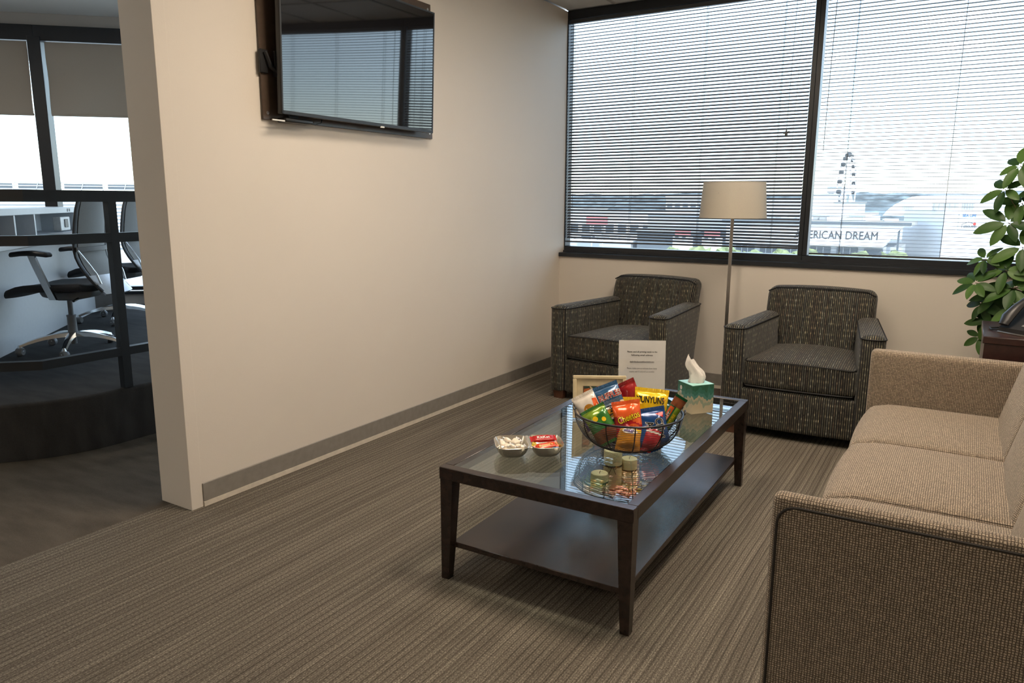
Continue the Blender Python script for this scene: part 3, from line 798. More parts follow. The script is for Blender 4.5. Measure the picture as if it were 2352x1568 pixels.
M['bracket'] = plain('satin_aluminium', (0.55, 0.56, 0.57), 0.35, 0.6)
def task_chair():
    c = empty('office_chair')
    # chair faces local -y
    mobj('base_hub', tube([(0, 0, 0.05), (0, 0, 0.12)], 0.02, 16), 'grey_plastic', c); mobj('gas_lift', tube([(0, 0, 0.22), (0, 0, 0.37)], 0.016, 16), 'grey_plastic', c)
    mobj('lift_sleeve', lathe([(0.034, 0.10), (0.030, 0.115), (0.0275, 0.235), (0.030, 0.243), (0.030, 0.25)], 20), 'grey_plastic', c)
    for k in range(5):
        a = 2 * math.pi * k / 5 + 0.35
        d = Vector((math.cos(a), math.sin(a), 0)); s = Vector((-d.y, d.x, 0))
        secs = []
        for t in range(7):
            f = t / 6
            p = d * (0.02 + 0.295 * f) + Vector((0, 0, 0.125 - 0.055 * f ** 2.2))
            w = 0.027 - 0.012 * f; h = 0.022 - 0.010 * f
            secs.append([p + s * w - Vector((0, 0, h)), p + s * w * 0.75 + Vector((0, 0, h * 0.3)), p + Vector((0, 0, h * 0.55)), p - s * w * 0.75 + Vector((0, 0, h * 0.3)), p - s * w - Vector((0, 0, h))])
        mobj('base_leg', loft(secs), 'chrome', c, sharp=0.9)
        pc = d * 0.315
        cw = mobj('caster', [xf(lathe([(0.0, -0.022), (0.022, -0.022), (0.029, -0.012), (0.030, 0.0), (0.029, 0.012), (0.022, 0.022), (0.0, 0.022)], 16), Matrix.Translation(pc + Vector((0, 0, 0.030))) @ RZ(a + 0.9) @ RX(math.pi / 2))], 'grey_plastic', c)
        mobj('caster_hood', tube([pc + Vector((0, 0, 0.034)), pc + Vector((0, 0, 0.075))], [0.024, 0.008], 10), 'chrome', cw)
    # mechanism pan
    mobj('mechanism', rbox(0.20, 0.36, 0.06, 0.025, 3, (0, 0.02, 0.385), lambda x, y, z, u, v, w: (x * (1 - 0.25 * abs(v)), y, z + 0.03 * v * v)), 'grey_plastic', c)
    mobj('tilt_lever', tube([(0.10, 0.12, 0.375), (0.19, 0.14, 0.37)], 0.008, 8), 'black_plastic', c)
    # seat: thin, waterfall front
    def seatf(x, y, z, u, v, w):
        e = 1 - 0.10 * max(0, -v) ** 3
        drop = -0.05 * max(0, -v - 0.35) ** 2 * 2.2
        return (x * e, y, z + drop + 0.022 * u * u * (0.4 + 0.6 * max(0, v + 0.4)))
    mobj('seat', rbox(0.47, 0.53, 0.050, 0.024, 8, (0, -0.045, 0.442), seatf), 'seat_cloth', c)
    # back: curved in profile and plan
    def backp(s, t):   # s -1..1 across, t 0..1 up
        zz = 0.43 + 0.625 * t
        yy = 0.215 + (0.15 * ((0.42 - t) / 0.42) ** 1.7 if t < 0.42 else 0.05 * ((t - 0.42) / 0.58) ** 1.5) - 0.04 * s * s
        hw = 0.158 + 0.016 * math.sin(math.pi * t) - 0.025 * max(0, t - 0.85) * 5
        return Vector((s * hw, yy, zz))
    mobj('back_mesh', slab([[backp(-0.9 + 1.8 * i / 8, j / 14) for j in range(15)] for i in range(9)], 0.012), 'mesh_back', c)
    bf = []
    for s in (-1, 1):
        bf.append(tube([backp(s, j / 14) for j in range(15)], 0.017, 8, flat=(0.7, 1.25)))
    bf.append(tube([backp(-1 + 2 * i / 10, 1.0) + Vector((0, 0, 0.012 * (1 - (-1 + i / 5) ** 2))) for i in range(11)], 0.017, 8))
    mobj('back_frame', bf, 'black_plastic', c)
    mobj('lumbar_band', slab([[backp(-1.06 + 2.12 * i / 10, 0.42 + 0.045 * j) + Vector((0, 0.022, 0)) for j in range(2)] for i in range(11)], 0.016), 'grey_plastic', c)
    mobj('back_bracket', slab([[backp(-1.05 + 2.1 * i / 8, 0.0 + 0.065 * j) + Vector((0, 0.024, -0.020)) for j in range(4)] for i in range(9)], 0.014), 'bracket', c)
    for s in (-1, 1): mobj('back_spine', [tube([backp(s * 0.95, 0.08) + Vector((0, 0.030, 0)), backp(s * 0.98, 0.18) + Vector((0, 0.062, 0)), backp(s * 1.02, 0.30) + Vector((0, 0.062, 0)), backp(s * 1.05, 0.43) + Vector((0, 0.028, 0))], 0.007, 8)], 'chrome', c)
    for s in (-1, 1):
        mobj('arm_post', loft([[Vector(p) + Vector((dx, dy, 0)) for dx, dy in ((-0.010, -0.022), (0.010, -0.022), (0.010, 0.022), (-0.010, 0.022))] for p in ((s * 0.13, 0.05, 0.375), (s * 0.245, 0.045, 0.385), (s * 0.262, 0.02, 0.47), (s * 0.262, -0.03, 0.60), (s * 0.262, -0.055, 0.672))]), 'chrome', c)
        mobj('arm_pad', rbox(0.085, 0.25, 0.032, 0.016, 4, (s * 0.262, -0.06, 0.688), lambda x, y, z, u, v, w: (x * (1 - 0.2 * v * v), y, z - 0.012 * v * v)), 'black_plastic', c)
    return c
ch = task_chair()
ch.location = (-2.43, 2.675, 0.30); ch.rotation_euler = (0, 0, math.atan2(-0.52, -0.85) + math.pi / 2)
tag(ch, 'black and chrome office chair nearest the platform railing', 'office chair', 'office chairs at the counter desk')
ch2 = copy_tree(ch)
ch2.location = (-3.42, 3.60, 0.30); ch2.rotation_euler = (0, 0, math.atan2(-0.48, -0.88) + math.pi / 2)
tag(ch2, 'black and chrome office chair beside the slanted office window, half hidden by the wall end', 'office chair', 'office chairs at the counter desk')

# ------------------------------------------------------------------ television and panel
pn = empty('wall_panel', (0.0, 2.954, 2.055)); tag(pn, 'smoked brown glossy backing panel on the wall behind the television', 'panel')
mobj('sheet', box(0.003, 0.013, -0.618, 0.618, -0.37, 0.37, 0.0015, 1), 'panel', pn)
mobj('standoff_cap', [xf(lathe([(0.0, 0.016), (0.007, 0.015), (0.008, 0.012)], 12), T(0, y, z) @ RY(math.pi / 2)) for y in (-0.59, 0.59) for z in (-0.34, 0.34)], 'steel', pn)
tv = empty('television', (0.088, 2.925, 2.03)); tv.rotation_euler = (0, R(2.2), R(0.4))
tag(tv, 'flat television hung on the beige wall, reflecting the blinds', 'television')
TW, TH = 0.553, 0.322
mobj('housing', rbox(0.028, 2 * TW, 2 * TH, 0.006, 2, (0.0, 0, 0)), 'black_plastic', tv)
mobj('rear_housing', rbox(0.045, 1.5 * TW, 1.3 * TH, 0.012, 2, (-0.03, 0, -0.05)), 'black_plastic', tv)
bz = 0.009
scr = [[Vector((0.0152 + 0.0005 * math.sin(3.1 * i / 16) * math.sin(2.2 * j / 10 + 1), -TW + bz + (2 * TW - 2 * bz) * i / 16, -TH + 0.016 + (2 * TH - 0.016 - bz) * j / 10)) for j in range(11)] for i in range(17)]
mobj('screen', slab(scr, 0.001), 'screen', tv, sharp=1.2)
mobj('bezel', [box(0.013, 0.018, -TW, TW, -TH, -TH + 0.016, 0.001, 1), box(0.013, 0.018, -TW, TW, TH - bz, TH, 0.001, 1), box(0.013, 0.018, -TW, -TW + bz, -TH, TH, 0.001, 1), box(0.013, 0.018, TW - bz, TW, -TH, TH, 0.001, 1)], 'black_plastic', tv)
mobj('maker_tab', box(0.012, 0.0185, 0.105, 0.135, -TH - 0.006, -TH + 0.003, 0.001, 1), 'white_trim', tv)
mobj('wall_arm', [box(-0.074, -0.060, -0.60, -0.555, -0.15, -0.05, 0.003, 1), tube([(-0.058, -0.575, -0.06), (-0.05, -0.55, -0.12), (-0.03, -0.47, -0.165)], 0.011, 8), tube([(-0.05, -0.52, -0.13), (-0.05, -0.50, -0.20), (-0.055, -0.49, -0.26)], 0.006, 8), box(-0.06, -0.045, -0.53, -0.49, -0.16, -0.05, 0.003, 1)], 'black_plastic', tv)
mp_ = empty('media_box', (0.03, 2.50, 1.688)); tag(mp_, 'small black media box tucked below the television', 'media box')
mobj('case', rbox(0.06, 0.17, 0.022, 0.008, 2, (0.01, 0, 0)), 'black_plastic', mp_)
mobj('bracket', box(-0.015, 0.0, -0.03, 0.03, 0.005, 0.055, 0.002, 1), 'black_plastic', mp_)
mobj('cable', tube([(0.01, 0.085, 0.0), (0.012, 0.12, -0.006), (0.012, 0.16, 0.006), (0.008, 0.175, 0.035)], 0.003, 8), 'black_plastic', mp_)
mobj('label_strip', box(0.035, 0.041, -0.16, -0.09, -0.010, -0.004), 'white_trim', mp_)

# ------------------------------------------------------------------ armchairs
def armchair():
    c = empty('armchair')
    D, HF, HB, AW = 0.84, 0.420, 0.325, 0.115
    def arm_ring(s, z, inset, rad=0.045):
        hx, hy = AW / 2 - inset, D / 2 - inset
        rad = min(rad, hx * 0.95)
        pts = []
        for cx_, cy_, a0 in ((hx - rad, hy - rad, 0), (-hx + rad, hy - rad, 90), (-hx + rad, -hy + rad, 180), (hx - rad, -hy + rad, 270)):
            for q in range(6):
                a = R(a0 + 18 * q)
                pts.append((cx_ + rad * math.cos(a), cy_ + rad * math.sin(a)))
        out = []
        for x, y in pts:
            k = (y + D / 2) / D
            yy = k * D - 0.15 * (1 - min(1, z / 0.62)) * k * k
            inner = HF - AW - (HF - HB) * k
            out.append(Vector((s * (inner + AW / 2) + x * (1.0 + 0.10 * (1 - k)), yy, z)))
        return out
    for s in (-1, 1):
        a = mobj('arm', loft([arm_ring(s, z, i_) for z, i_ in ((0.055, 0.006), (0.063, 0.0), (0.2, 0.0), (0.35, 0.0), (0.5, 0.0), (0.612, 0.0), (0.624, 0.003), (0.634, 0.011), (0.641, 0.026), (0.644, 0.045))]), 'armchair', c)
        mobj('welt', tube(arm_ring(s, 0.622, -0.0015, 0.047), 0.0035, 6, True), 'armchair_pipe', a)
    # reclined back, wider above the arms
    def backf(x, y, z, u, v, w):
        t = (z + 0.25) / 0.5
        lean = 0.15 * t
        bow = 0.022 * (1 - u * u) * (-1 if v < 0 else 1) * (0.4 + 0.6 * t)
        wide = 0.70 + 0.30 * min(1, max(0, (t - 0.40) / 0.18)) if True else 1
        return (x * wide, y + lean + bow, z - 0.012 * u * u * (t > 0.9))
    bk = mobj('backrest', rbox(0.64, 0.15, 0.50, 0.05, 9, (0, 0.655, 0.555), backf, 4), 'armchair', c)
    mobj('welt', tube([(-0.315 + 0.63 * i / 12, 0.655 - 0.065 + 0.15 - 0.028 * (1 - (-1 + i / 6) ** 2), 0.800 - 0.012 * ((-1 + i / 6) ** 2) - (0.022 if i in (0, 12) else 0)) for i in range(13)], 0.004, 6), 'armchair_pipe', bk)
    # loose seat cushion
    def cush(x, y, z, u, v, w):
        k = (y + 0.335) / 0.67
        f = 1 - 0.25 * k
        crown = 0.026 * (1 - u * u) * (1 - v * v) if w > 0.5 else 0
        return (x * f, y - 0.015 * (1 - u * u) * (v < -0.9), z + crown + (0.01 * (1 - u * u) if w > 0.5 else 0))
    cu = mobj('seat_cushion', rbox(0.60, 0.67, 0.145, 0.022, 8, (0, 0.335 + 0.018, 0.368), cush), 'armchair', c)
    for zz in (0.440, 0.297):
        mobj('welt', tube([(-0.288, 0.60, zz), (-0.292, 0.05, zz), (-0.28, 0.020, zz)] + [(-0.26 + 0.52 * i / 8, 0.014 - 0.015 * (1 - (-1 + i / 4) ** 2), zz + (0.010 * (1 - (-1 + i / 4) ** 2) if zz > 0.4 else 0)) for i in range(9)] + [(0.28, 0.020, zz), (0.292, 0.05, zz), (0.288, 0.60, zz)], 0.004, 6), 'armchair_pipe', cu)
    mobj('front_panel', rbox(0.61, 0.66, 0.225, 0.02, 4, (0, 0.345, 0.165), lambda x, y, z, u, v, w: (x * (1 - 0.25 * (v + 1) / 2), y - 0.012 * (1 - u * u) * (v < 0), z)), 'armchair', c)
    mobj('back_panel', rbox(0.44, 0.10, 0.50, 0.02, 4, (0, 0.71, 0.305), lambda x, y, z, u, v, w: (x, y + 0.07 * w, z)), 'armchair', c)
    for sx in (-1, 1):
        for y, hw in ((0.045, 0.352), (0.64, 0.275)):
            mobj('foot', loft([[(sx * hw + dx * q, y + dy * q, z) for dx, dy in ((-0.040, -0.028), (0.040, -0.028), (0.040, 0.028), (-0.040, 0.028))] for z, q in ((0.0, 0.85), (0.065, 1.0))]), 'foot_wood', c, False)
    return c
ac = armchair()
ac.location = (2.03, 4.205, 0.0); ac.rotation_euler = (0, 0, R(2.0))
tag(ac, 'dark striped club armchair facing the coffee table, beside the sofa arm', 'armchair', 'striped club armchairs')
ac2 = copy_tree(ac)
ac2.location = (0.815, 4.305, 0.0); ac2.rotation_euler = (0, 0, R(-4.0))
tag(ac2, 'dark striped club armchair in the corner by the television wall', 'armchair', 'striped club armchairs')

# ------------------------------------------------------------------ floor lamp
lp = empty('floor_lamp', (1.408, 5.0, 0.0)); tag(lp, 'floor lamp with cream drum shade between the two armchairs', 'floor lamp')
mobj('base', lathe([(0.0, 0.0), (0.128, 0.0), (0.13, 0.004), (0.13, 0.016), (0.125, 0.021), (0.03, 0.024), (0.018, 0.03), (0, 0.03)], 40), 'cherry', lp)
mobj('pole', xf(box(-0.0105, 0.0105, -0.0105, 0.0105, 0.024, 1.30, 0.001, 1), RZ(R(20))), 'steel', lp)
mobj('socket', lathe([(0.012, 1.28), (0.018, 1.29), (0.018, 1.345), (0.013, 1.36)], 20), 'steel', lp)
mobj('bulb', lathe([(0.012, 1.36), (0.016, 1.38), (0.03, 1.41), (0.028, 1.435), (0.015, 1.447), (0.0, 1.45)], 20), 'white_trim', lp)
prof = [(0.216, 1.225), (0.199, 1.458)]
shade = mobj('lamp_shade', lathe([(0.216, 1.225), (0.2075, 1.3415), (0.199, 1.458), (0.1965, 1.458), (0.205, 1.3415), (0.2135, 1.225), (0.216, 1.225)], 64, False, False), 'shade', lp)
mobj('shade_ring', [tube([(0.1985 * math.cos(a * math.pi / 24), 0.1985 * math.sin(a * math.pi / 24), 1.456) for a in range(48)], 0.0028, 6, True), tube([(0.2155 * math.cos(a * math.pi / 24), 0.2155 * math.sin(a * math.pi / 24), 1.227) for a in range(48)], 0.0028, 6, True)], 'shade', shade)
mobj('shade_spider', [tube([(0.0, 0.0, 1.375), (0.205 * math.cos(a), 0.205 * math.sin(a), 1.385)], 0.002, 6) for a in (0.3, 2.4, 4.5)], 'steel', lp)

# ------------------------------------------------------------------ sofa
sf = empty('sofa', (2.43, 1.69, 0.0)); tag(sf, 'tan woven three seat sofa with thin square arms', 'sofa')
SL, SH = 2.08, 0.665
def arm(y0, y1, out):
    yc, t = (y0 + y1) / 2, y1 - y0
    a = mobj('arm', rbox(0.80, t, SH - 0.10, 0.022, 8, (0.40, yc, 0.10 + (SH - 0.10) / 2), lambda x, y, z, u, v, w: (x, y, z)), 'sofa', sf)
    yo = out
    zt = SH - 0.024
    cor = [(0.016 + 0.045 * (1 - math.cos(R(q))), yo, zt - 0.045 + 0.045 * math.sin(R(q))) for q in range(0, 91, 15)]
    mobj('piping', tube([(0.016, yo, 0.11), (0.016, yo, 0.35)] + cor + [(0.79, yo, zt)], 0.0034, 8), 'sofa_pipe', a)
    return a
arm(0.006, 0.056, 0.0055)
arm(SL - 0.078, SL, SL + 0.0005)
base = mobj('seat_base', rbox(0.74, SL - 0.17, 0.17, 0.015, 4, (0.41, SL / 2, 0.185)), 'sofa', sf)
for k in range(3):
    wy = (0.668, 0.636, 0.632)[k]
    yc = (0.060, 0.728, 1.364)[k] + wy / 2
    def cushion(x, y, z, u, v, w):
        roll = -0.030 * max(0, -u - 0.55) ** 2 * 4 if w > 0 else 0
        crown = 0.020 * (1 - v * v) * (1 - abs(u) ** 3) if w > 0.5 else 0
        return (x - 0.012 * (1 - v * v) * (u < -0.95), y, z + crown + roll)
    s = mobj('seat_cushion', rbox(0.58, wy - 0.002, 0.165, 0.032, 8, (0.300, yc, 0.346), cushion), 'sofa', sf)
    for e in (-1, 1):
        mobj('seam', tube([(0.016, yc + e * (wy / 2 - 0.012), 0.30), (0.016, yc + e * (wy / 2 - 0.010), 0.385), (0.04, yc + e * (wy / 2 - 0.008), 0.405), (0.10, yc + e * (wy / 2 - 0.008), 0.422), (0.54, yc + e * (wy / 2 - 0.008), 0.424)], 0.0035, 6), 'sofa', s)
    def bcush(x, y, z, u, v, w):
        t = (z + 0.24) / 0.48
        return (x + 0.125 * t - 0.024 * (1 - v * v) * (1 - w * w) * (u < 0), y, z)
    bc = mobj('back_cushion', rbox(0.16, wy - 0.003, 0.48, 0.040, 8, (0.585, yc, 0.62), bcush), 'sofa', sf)
mobj('back_frame', rbox(0.10, SL - 0.16, 0.68, 0.02, 4, (0.755, SL / 2, 0.10 + 0.34), lambda x, y, z, u, v, w: (x + 0.04 * w, y, z)), 'sofa', sf)
for xx in (0.06, 0.72):
    for yy in (0.10, SL - 0.10):
        mobj('leg', loft([[(xx + dx * q, yy + dy * q, z) for dx, dy in ((-0.026, -0.026), (0.026, -0.026), (0.026, 0.026), (-0.026, 0.026))] for z, q in ((0.0, 0.7), (0.105, 1.0))]), 'foot_wood', sf, False)

# ------------------------------------------------------------------ coffee table
ct = empty('coffee_table', (1.6135, 2.688, 0.0), R(1.1)); tag(ct, 'dark wood coffee table with glass top and lower shelf', 'coffee table')
W2, L2, H = 0.360, 0.733, 0.42
FW = 0.036
mobj('rail', box(-W2, W2, -L2, -L2 + FW, H - 0.045, H, 0.002, 1), 'espresso', ct)
mobj('rail', box(-W2, W2, L2 - FW, L2, H - 0.045, H, 0.002, 1), 'espresso', ct)
mobj('rail', box(-W2, -W2 + FW, -L2 + FW, L2 - FW, H - 0.045, H, 0.002, 1), 'espresso', ct)
mobj('rail', box(W2 - FW, W2, -L2 + FW, L2 - FW, H - 0.045, H, 0.002, 1), 'espresso', ct)
mobj('glass_top', box(-W2 + FW - 0.006 + 0.007, W2 - FW - 0.001, -L2 + FW + 0.001, L2 - FW - 0.001, H - 0.010, H - 0.002), 'table_glass', ct, False)
mobj('glass_ledge', [box(-W2 + FW, -W2 + FW + 0.01, -L2 + FW, L2 - FW, H - 0.022, H - 0.0105), box(W2 - FW - 0.01, W2 - FW, -L2 + FW, L2 - FW, H - 0.022, H - 0.0105)], 'espresso', ct, False)
for sx in (-1, 1):
    for sy in (-1, 1):
        def sec(z, w):
            x1, y1 = sx * (W2 - 0.003), sy * (L2 - 0.003)
            x0, y0 = x1 - sx * w, y1 - sy * w
            return [(x0, y0, z), (x1, y0, z), (x1, y1, z), (x0, y1, z)]
        mobj('leg', loft([sec(0.0, 0.030), sec(0.13, 0.038), sec(H - 0.045, 0.050)]), 'espresso', ct, False)
mobj('shelf', box(-W2 + 0.032, W2 - 0.032, -L2 + 0.028, L2 - 0.028, 0.117, 0.137, 0.002, 1), 'espresso', ct)

GZ = H - 0.002     # level of the glass

# picture frame
ps = empty('picture_frame', (1.487, 2.790, GZ), R(30)); tag(ps, 'cream picture frame standing on the coffee table behind the snack bowl', 'picture frame')
w2, hh = 0.113, 0.182
lean = RX(R(-9))
def fr(b): return xf(b, lean)
mobj('frame', [fr(box(-w2, w2, -0.016, 0.0, hh - 0.014, hh, 0.002, 1)), fr(box(-w2, w2, -0.016, 0.0, 0.0, 0.014, 0.002, 1)), fr(box(-w2, -w2 + 0.014, -0.016, 0.0, 0.014, hh - 0.014, 0.002, 1)), fr(box(w2 - 0.014, w2, -0.016, 0.0, 0.014, hh - 0.014, 0.002, 1))], 'cream_frame', ps)
mobj('mat_board', fr(box(-w2 + 0.012, w2 - 0.012, -0.008, -0.003, 0.012, hh - 0.012)), 'cream_frame', ps, False)
def tri(pts, col, k, parent, nm):
    bm = bmesh.new(); bm.faces.new([bm.verts.new((x, -0.0084 - 0.0001 * k, z)) for x, z in pts])
    mobj(nm, fr(bm), col, parent, False)
M['art_orange'] = plain('art_orange', srgb(176, 92, 38), 0.6); M['art_green'] = plain('art_green', srgb(34, 62, 50), 0.6); M['art_cream'] = plain('art_cream', srgb(200, 182, 140), 0.6); M['art_brown'] = plain('art_brown', srgb(96, 58, 34), 0.6)
art = mobj('picture', fr(box(-w2 + 0.043, w2 - 0.043, -0.0088, -0.0082, 0.045, hh - 0.045)), 'art_brown', ps, False)
tri([(-0.068, 0.10), (-0.035, 0.10), (-0.043, 0.128), (-0.066, 0.122)], 'art_orange', 6, art, 'picture_shape')
tri([(-0.066, 0.128), (-0.043, 0.128), (-0.040, 0.136), (-0.066, 0.136)], 'art_green', 6, art, 'picture_shape')
tri([(-0.042, 0.136), (-0.030, 0.105), (-0.018, 0.118), (-0.038, 0.136)], 'art_cream', 7, art, 'picture_shape')
tri([(-0.036, 0.136), (-0.018, 0.115), (-0.012, 0.136)], 'art_green', 7, art, 'picture_shape')
tri([(-0.012, 0.136), (-0.018, 0.110), (0.0, 0.115), (0.0, 0.136)], 'art_orange', 7, art, 'picture_shape')
tri([(0.003, 0.136), (0.003, 0.07), (0.05, 0.06), (0.066, 0.136)], 'art_orange', 6, art, 'picture_shape')
mobj('back_stand', [xf(box(-0.03, 0.03, 0.0, 0.003, 0.0, 0.155), T(0, 0.072, 0) @ RX(R(16)))], 'black_plastic', ps, False)
mobj('back_board', fr(box(-w2 + 0.002, w2 - 0.002, 0.0, 0.004, 0.002, hh - 0.002)), 'black_plastic', ps, False)

# notice in an acrylic holder
sg = empty('notice_holder', (1.535, 3.150, GZ), R(29)); tag(sg, 'clear acrylic stand with a printed notice on the coffee table', 'notice holder')
sl = RX(R(-7))
mobj('acrylic_sheet', [xf(box(-0.110, 0.110, -0.0035, -0.0015, 0.0, 0.284), sl), xf(box(-0.110, 0.110, 0.0, 0.002, 0.0, 0.284), sl), box(-0.110, 0.110, -0.004, 0.085, 0.0, 0.0025)], 'acrylic', sg, False)
pp = mobj('paper', xf(box(-0.108, 0.108, -0.0013, -0.0004, 0.003, 0.281), sl), 'paper', sg, False)
lines = [('Please send all printing needs to the', 0.0103, 0.228, 0.012), ('following email address:', 0.0103, 0.2125, 0.012), ('Please make sure to indicate how many', 0.0098, 0.151, 0.0), ('copies and if colored as needed.', 0.0098, 0.1355, 0.0)]
for s_, size, z, bold in lines:
    b_ = text_bm(s_, size, bold)
    xs_ = [v.co.x for v in b_.verts]; k_ = (0.138 if 'Please' in s_ else 0.100 if bold else 0.116) / (max(xs_) - min(xs_))
    mobj('printed_line', xf(b_, sl @ T(0, -0.00365, z) @ RX(math.pi / 2) @ Matrix.Diagonal((k_, 1, 1, 1))), 'ink', pp, False)
rnd = random.Random(3)
marks = []
xx = -0.056
while xx < 0.056:
    w_ = rnd.uniform(0.002, 0.0042); h_ = rnd.choice((0.0034, 0.0036, 0.0036, 0.0052))
    marks.append(xf(box(xx, xx + w_ * 0.62, -0.0002, 0.0, 0, h_), sl @ T(0, -0.00355, 0.1795))); xx += w_ + 0.0009
marks.append(xf(box(-0.056, 0.056, -0.0002, 0.0, 0, 0.0008), sl @ T(0, -0.00355, 0.1772)))
mobj('printed_line', marks, M['ink'], pp, False)

# tissue box
tb = empty('tissue_box', (1.797, 3.128, GZ), R(53)); tag(tb, 'green printed tissue box on the far end of the coffee table', 'tissue box')
mobj('carton', box(-0.056, 0.056, -0.056, 0.056, 0.0, 0.128, 0.0012, 1), 'tissue_print', tb, False)
top = mobj('carton_top', box(-0.0552, 0.0552, -0.0552, 0.0552, 0.1278, 0.1286), 'tissue_top', tb, False)
mobj('slot', xf(lathe([(0.0, 0.0), (1.0, 0.0), (1.0, 0.0004), (0, 0.0004)], 28), T(0, 0, 0.1286) @ RZ(R(-20)) @ Matrix.Diagonal((0.036, 0.026, 1, 1))), 'ink', top, False)
mobj('printed_mark', [xf(prism([(0.008 * math.cos(a * 0.7), 0.010 * math.sin(a * 0.7)) for a in range(9)], 0, 0.0003), T(-0.0562, 0.030, 0.103) @ RZ(-math.pi / 2) @ RX(math.pi / 2)), xf(box(-0.007, 0.007, 0, 0.0003, 0, 0.003), T(-0.0563, 0.030, 0.085) @ RZ(-math.pi / 2)), xf(box(-0.005, 0.005, 0, 0.0003, 0, 0.003), T(-0.0563, 0.030, 0.079) @ RZ(-math.pi / 2))], 'paper', tb, False)
rows = []
for i in range(13):
    t = i / 12
    ring = []
    for j in range(20):
        a = 2 * math.pi * j / 20
        rx = 0.034 * (1 - t) ** 0.7 + 0.020 * (1 - t) * t + 0.014 * t; ry = 0.022 * (1 - t) + 0.004
        fold = 1 + 0.22 * math.sin(a * 5 + t * 4) * (0.4 + 0.6 * t) + 0.10 * math.sin(a * 9 - t * 6)
        p = Vector((rx * fold * math.cos(a), ry * fold * math.sin(a), 0.126 + 0.105 * t))
        p.x += -0.018 * t + 0.010 * math.sin(t * 5); p.z += 0.016 * math.cos(a - 2.6) * t ** 2 * 1.0 + (0.008 * math.sin(a * 3)) * t
        ring.append(p)
    rows.append(ring)
ts = mobj('tissue', xf(loft(rows, True), RZ(R(-22))), 'tissue', tb, True, True, 1.3)

# divided candy dish
cd = empty('candy_dish', (1.462, 2.235, GZ), math.atan2(0.153, 0.2)); tag(cd, 'two part metallic candy dish on the near end of the coffee table', 'candy dish')
M['dish_metal'] = plain('champagne_metal', (0.62, 0.57, 0.48), 0.22, 0.75, var=0.04)
def well(cx):
    secs = []
    def sq(hx, hy, z, p=4.5):
        r_ = []
        for j in range(32):
            a = 2 * math.pi * j / 32
            c_, s_ = math.cos(a), math.sin(a)
            k = (abs(c_) ** p + abs(s_) ** p) ** (-1 / p)
            r_.append(Vector((cx + hx * c_ * k, hy * s_ * k, z)))
        return r_
    for hx, hy, z in ((0.030, 0.040, 0.0), (0.040, 0.052, 0.006), (0.052, 0.068, 0.022), (0.0625, 0.081, 0.046), (0.0605, 0.079, 0.047), (0.050, 0.066, 0.024), (0.038, 0.050, 0.009), (0.02, 0.03, 0.005)):
        secs.append(sq(hx, hy, z))
    return loft(secs)
mobj('flange', box(-0.006, 0.006, -0.070, 0.070, 0.0430, 0.0468, 0.001, 1), 'dish_metal', cd)
for cx in (-0.063, 0.063):
    mobj('compartment', well(cx), 'dish_metal', cd, sharp=1.2)
MB = Matrix.Translation(cd.location) @ RZ(cd.rotation_euler.z)
M['mint'] = plain('white_mint_wrapper', (0.78, 0.70, 0.58), 0.25, 0, 0.6, var=0.15, scale=120)
M['wrapper_clear'] = plain('pale_cellophane', (0.75, 0.76, 0.78), 0.1, 0, 0.8)
M['candy_red'] = plain('red_candy_wrapper', (0.45, 0.012, 0.012), 0.25, 0, 0.6); M['candy_orange'] = plain('orange_candy_wrapper', (0.62, 0.055, 0.012), 0.25, 0, 0.6)
M['candy_gold'] = plain('gold_candy_wrapper', (0.55, 0.30, 0.05), 0.2, 0.6); M['candy_blue'] = plain('blue_candy_wrapper', (0.1, 0.25, 0.5), 0.25); M['candy_yellow'] = plain('yellow_candy_wrapper', (0.6, 0.45, 0.05), 0.25)
M['white_print'] = plain('white_print', (0.8, 0.8, 0.78), 0.5)
mint_body = rbox(0.029, 0.022, 0.015, 0.007, 2)
def twist(x0, x1):
    rows = []
    for i in range(4):
        t = i / 3
        rows.append([Vector((x0 + (x1 - x0) * t, (-1 + 2 * j / 6) * (0.0025 + 0.0085 * t), 0.002 * math.sin(j * 2.4 + i))) for j in range(7)])
    return slab(rows, 0.0006)
proto = empty('mint_candy'); mobj('candy', mint_body, 'mint', proto); mobj('wrapper_twist', [twist(0.010, 0.024), twist(-0.010, -0.024)], 'wrapper_clear', proto)
rnd = random.Random(11)
spots = []
for lvl, n_, hx, hy, z in ((0, 6, 0.026, 0.036, 0.018), (1, 9, 0.038, 0.052, 0.029), (2, 7, 0.034, 0.046, 0.040)):
    for i in range(n_):
        a = 2 * math.pi * i / n_ + lvl
        spots.append((-0.063 + hx * math.cos(a) * rnd.uniform(0.5, 1), hy * math.sin(a) * rnd.uniform(0.6, 1), z + rnd.uniform(-0.002, 0.002)))
for i, s_ in enumerate(spots):
    o = proto if i == 0 else copy_tree(proto)
    o.location = MB @ Vector(s_); o.rotation_euler = (rnd.uniform(-0.5, 0.5), rnd.uniform(-0.5, 0.5), rnd.uniform(0, 6.28))
    tag(o, 'white wrapped mint in the candy dish', 'candy', 'wrapped mints in the candy dish')
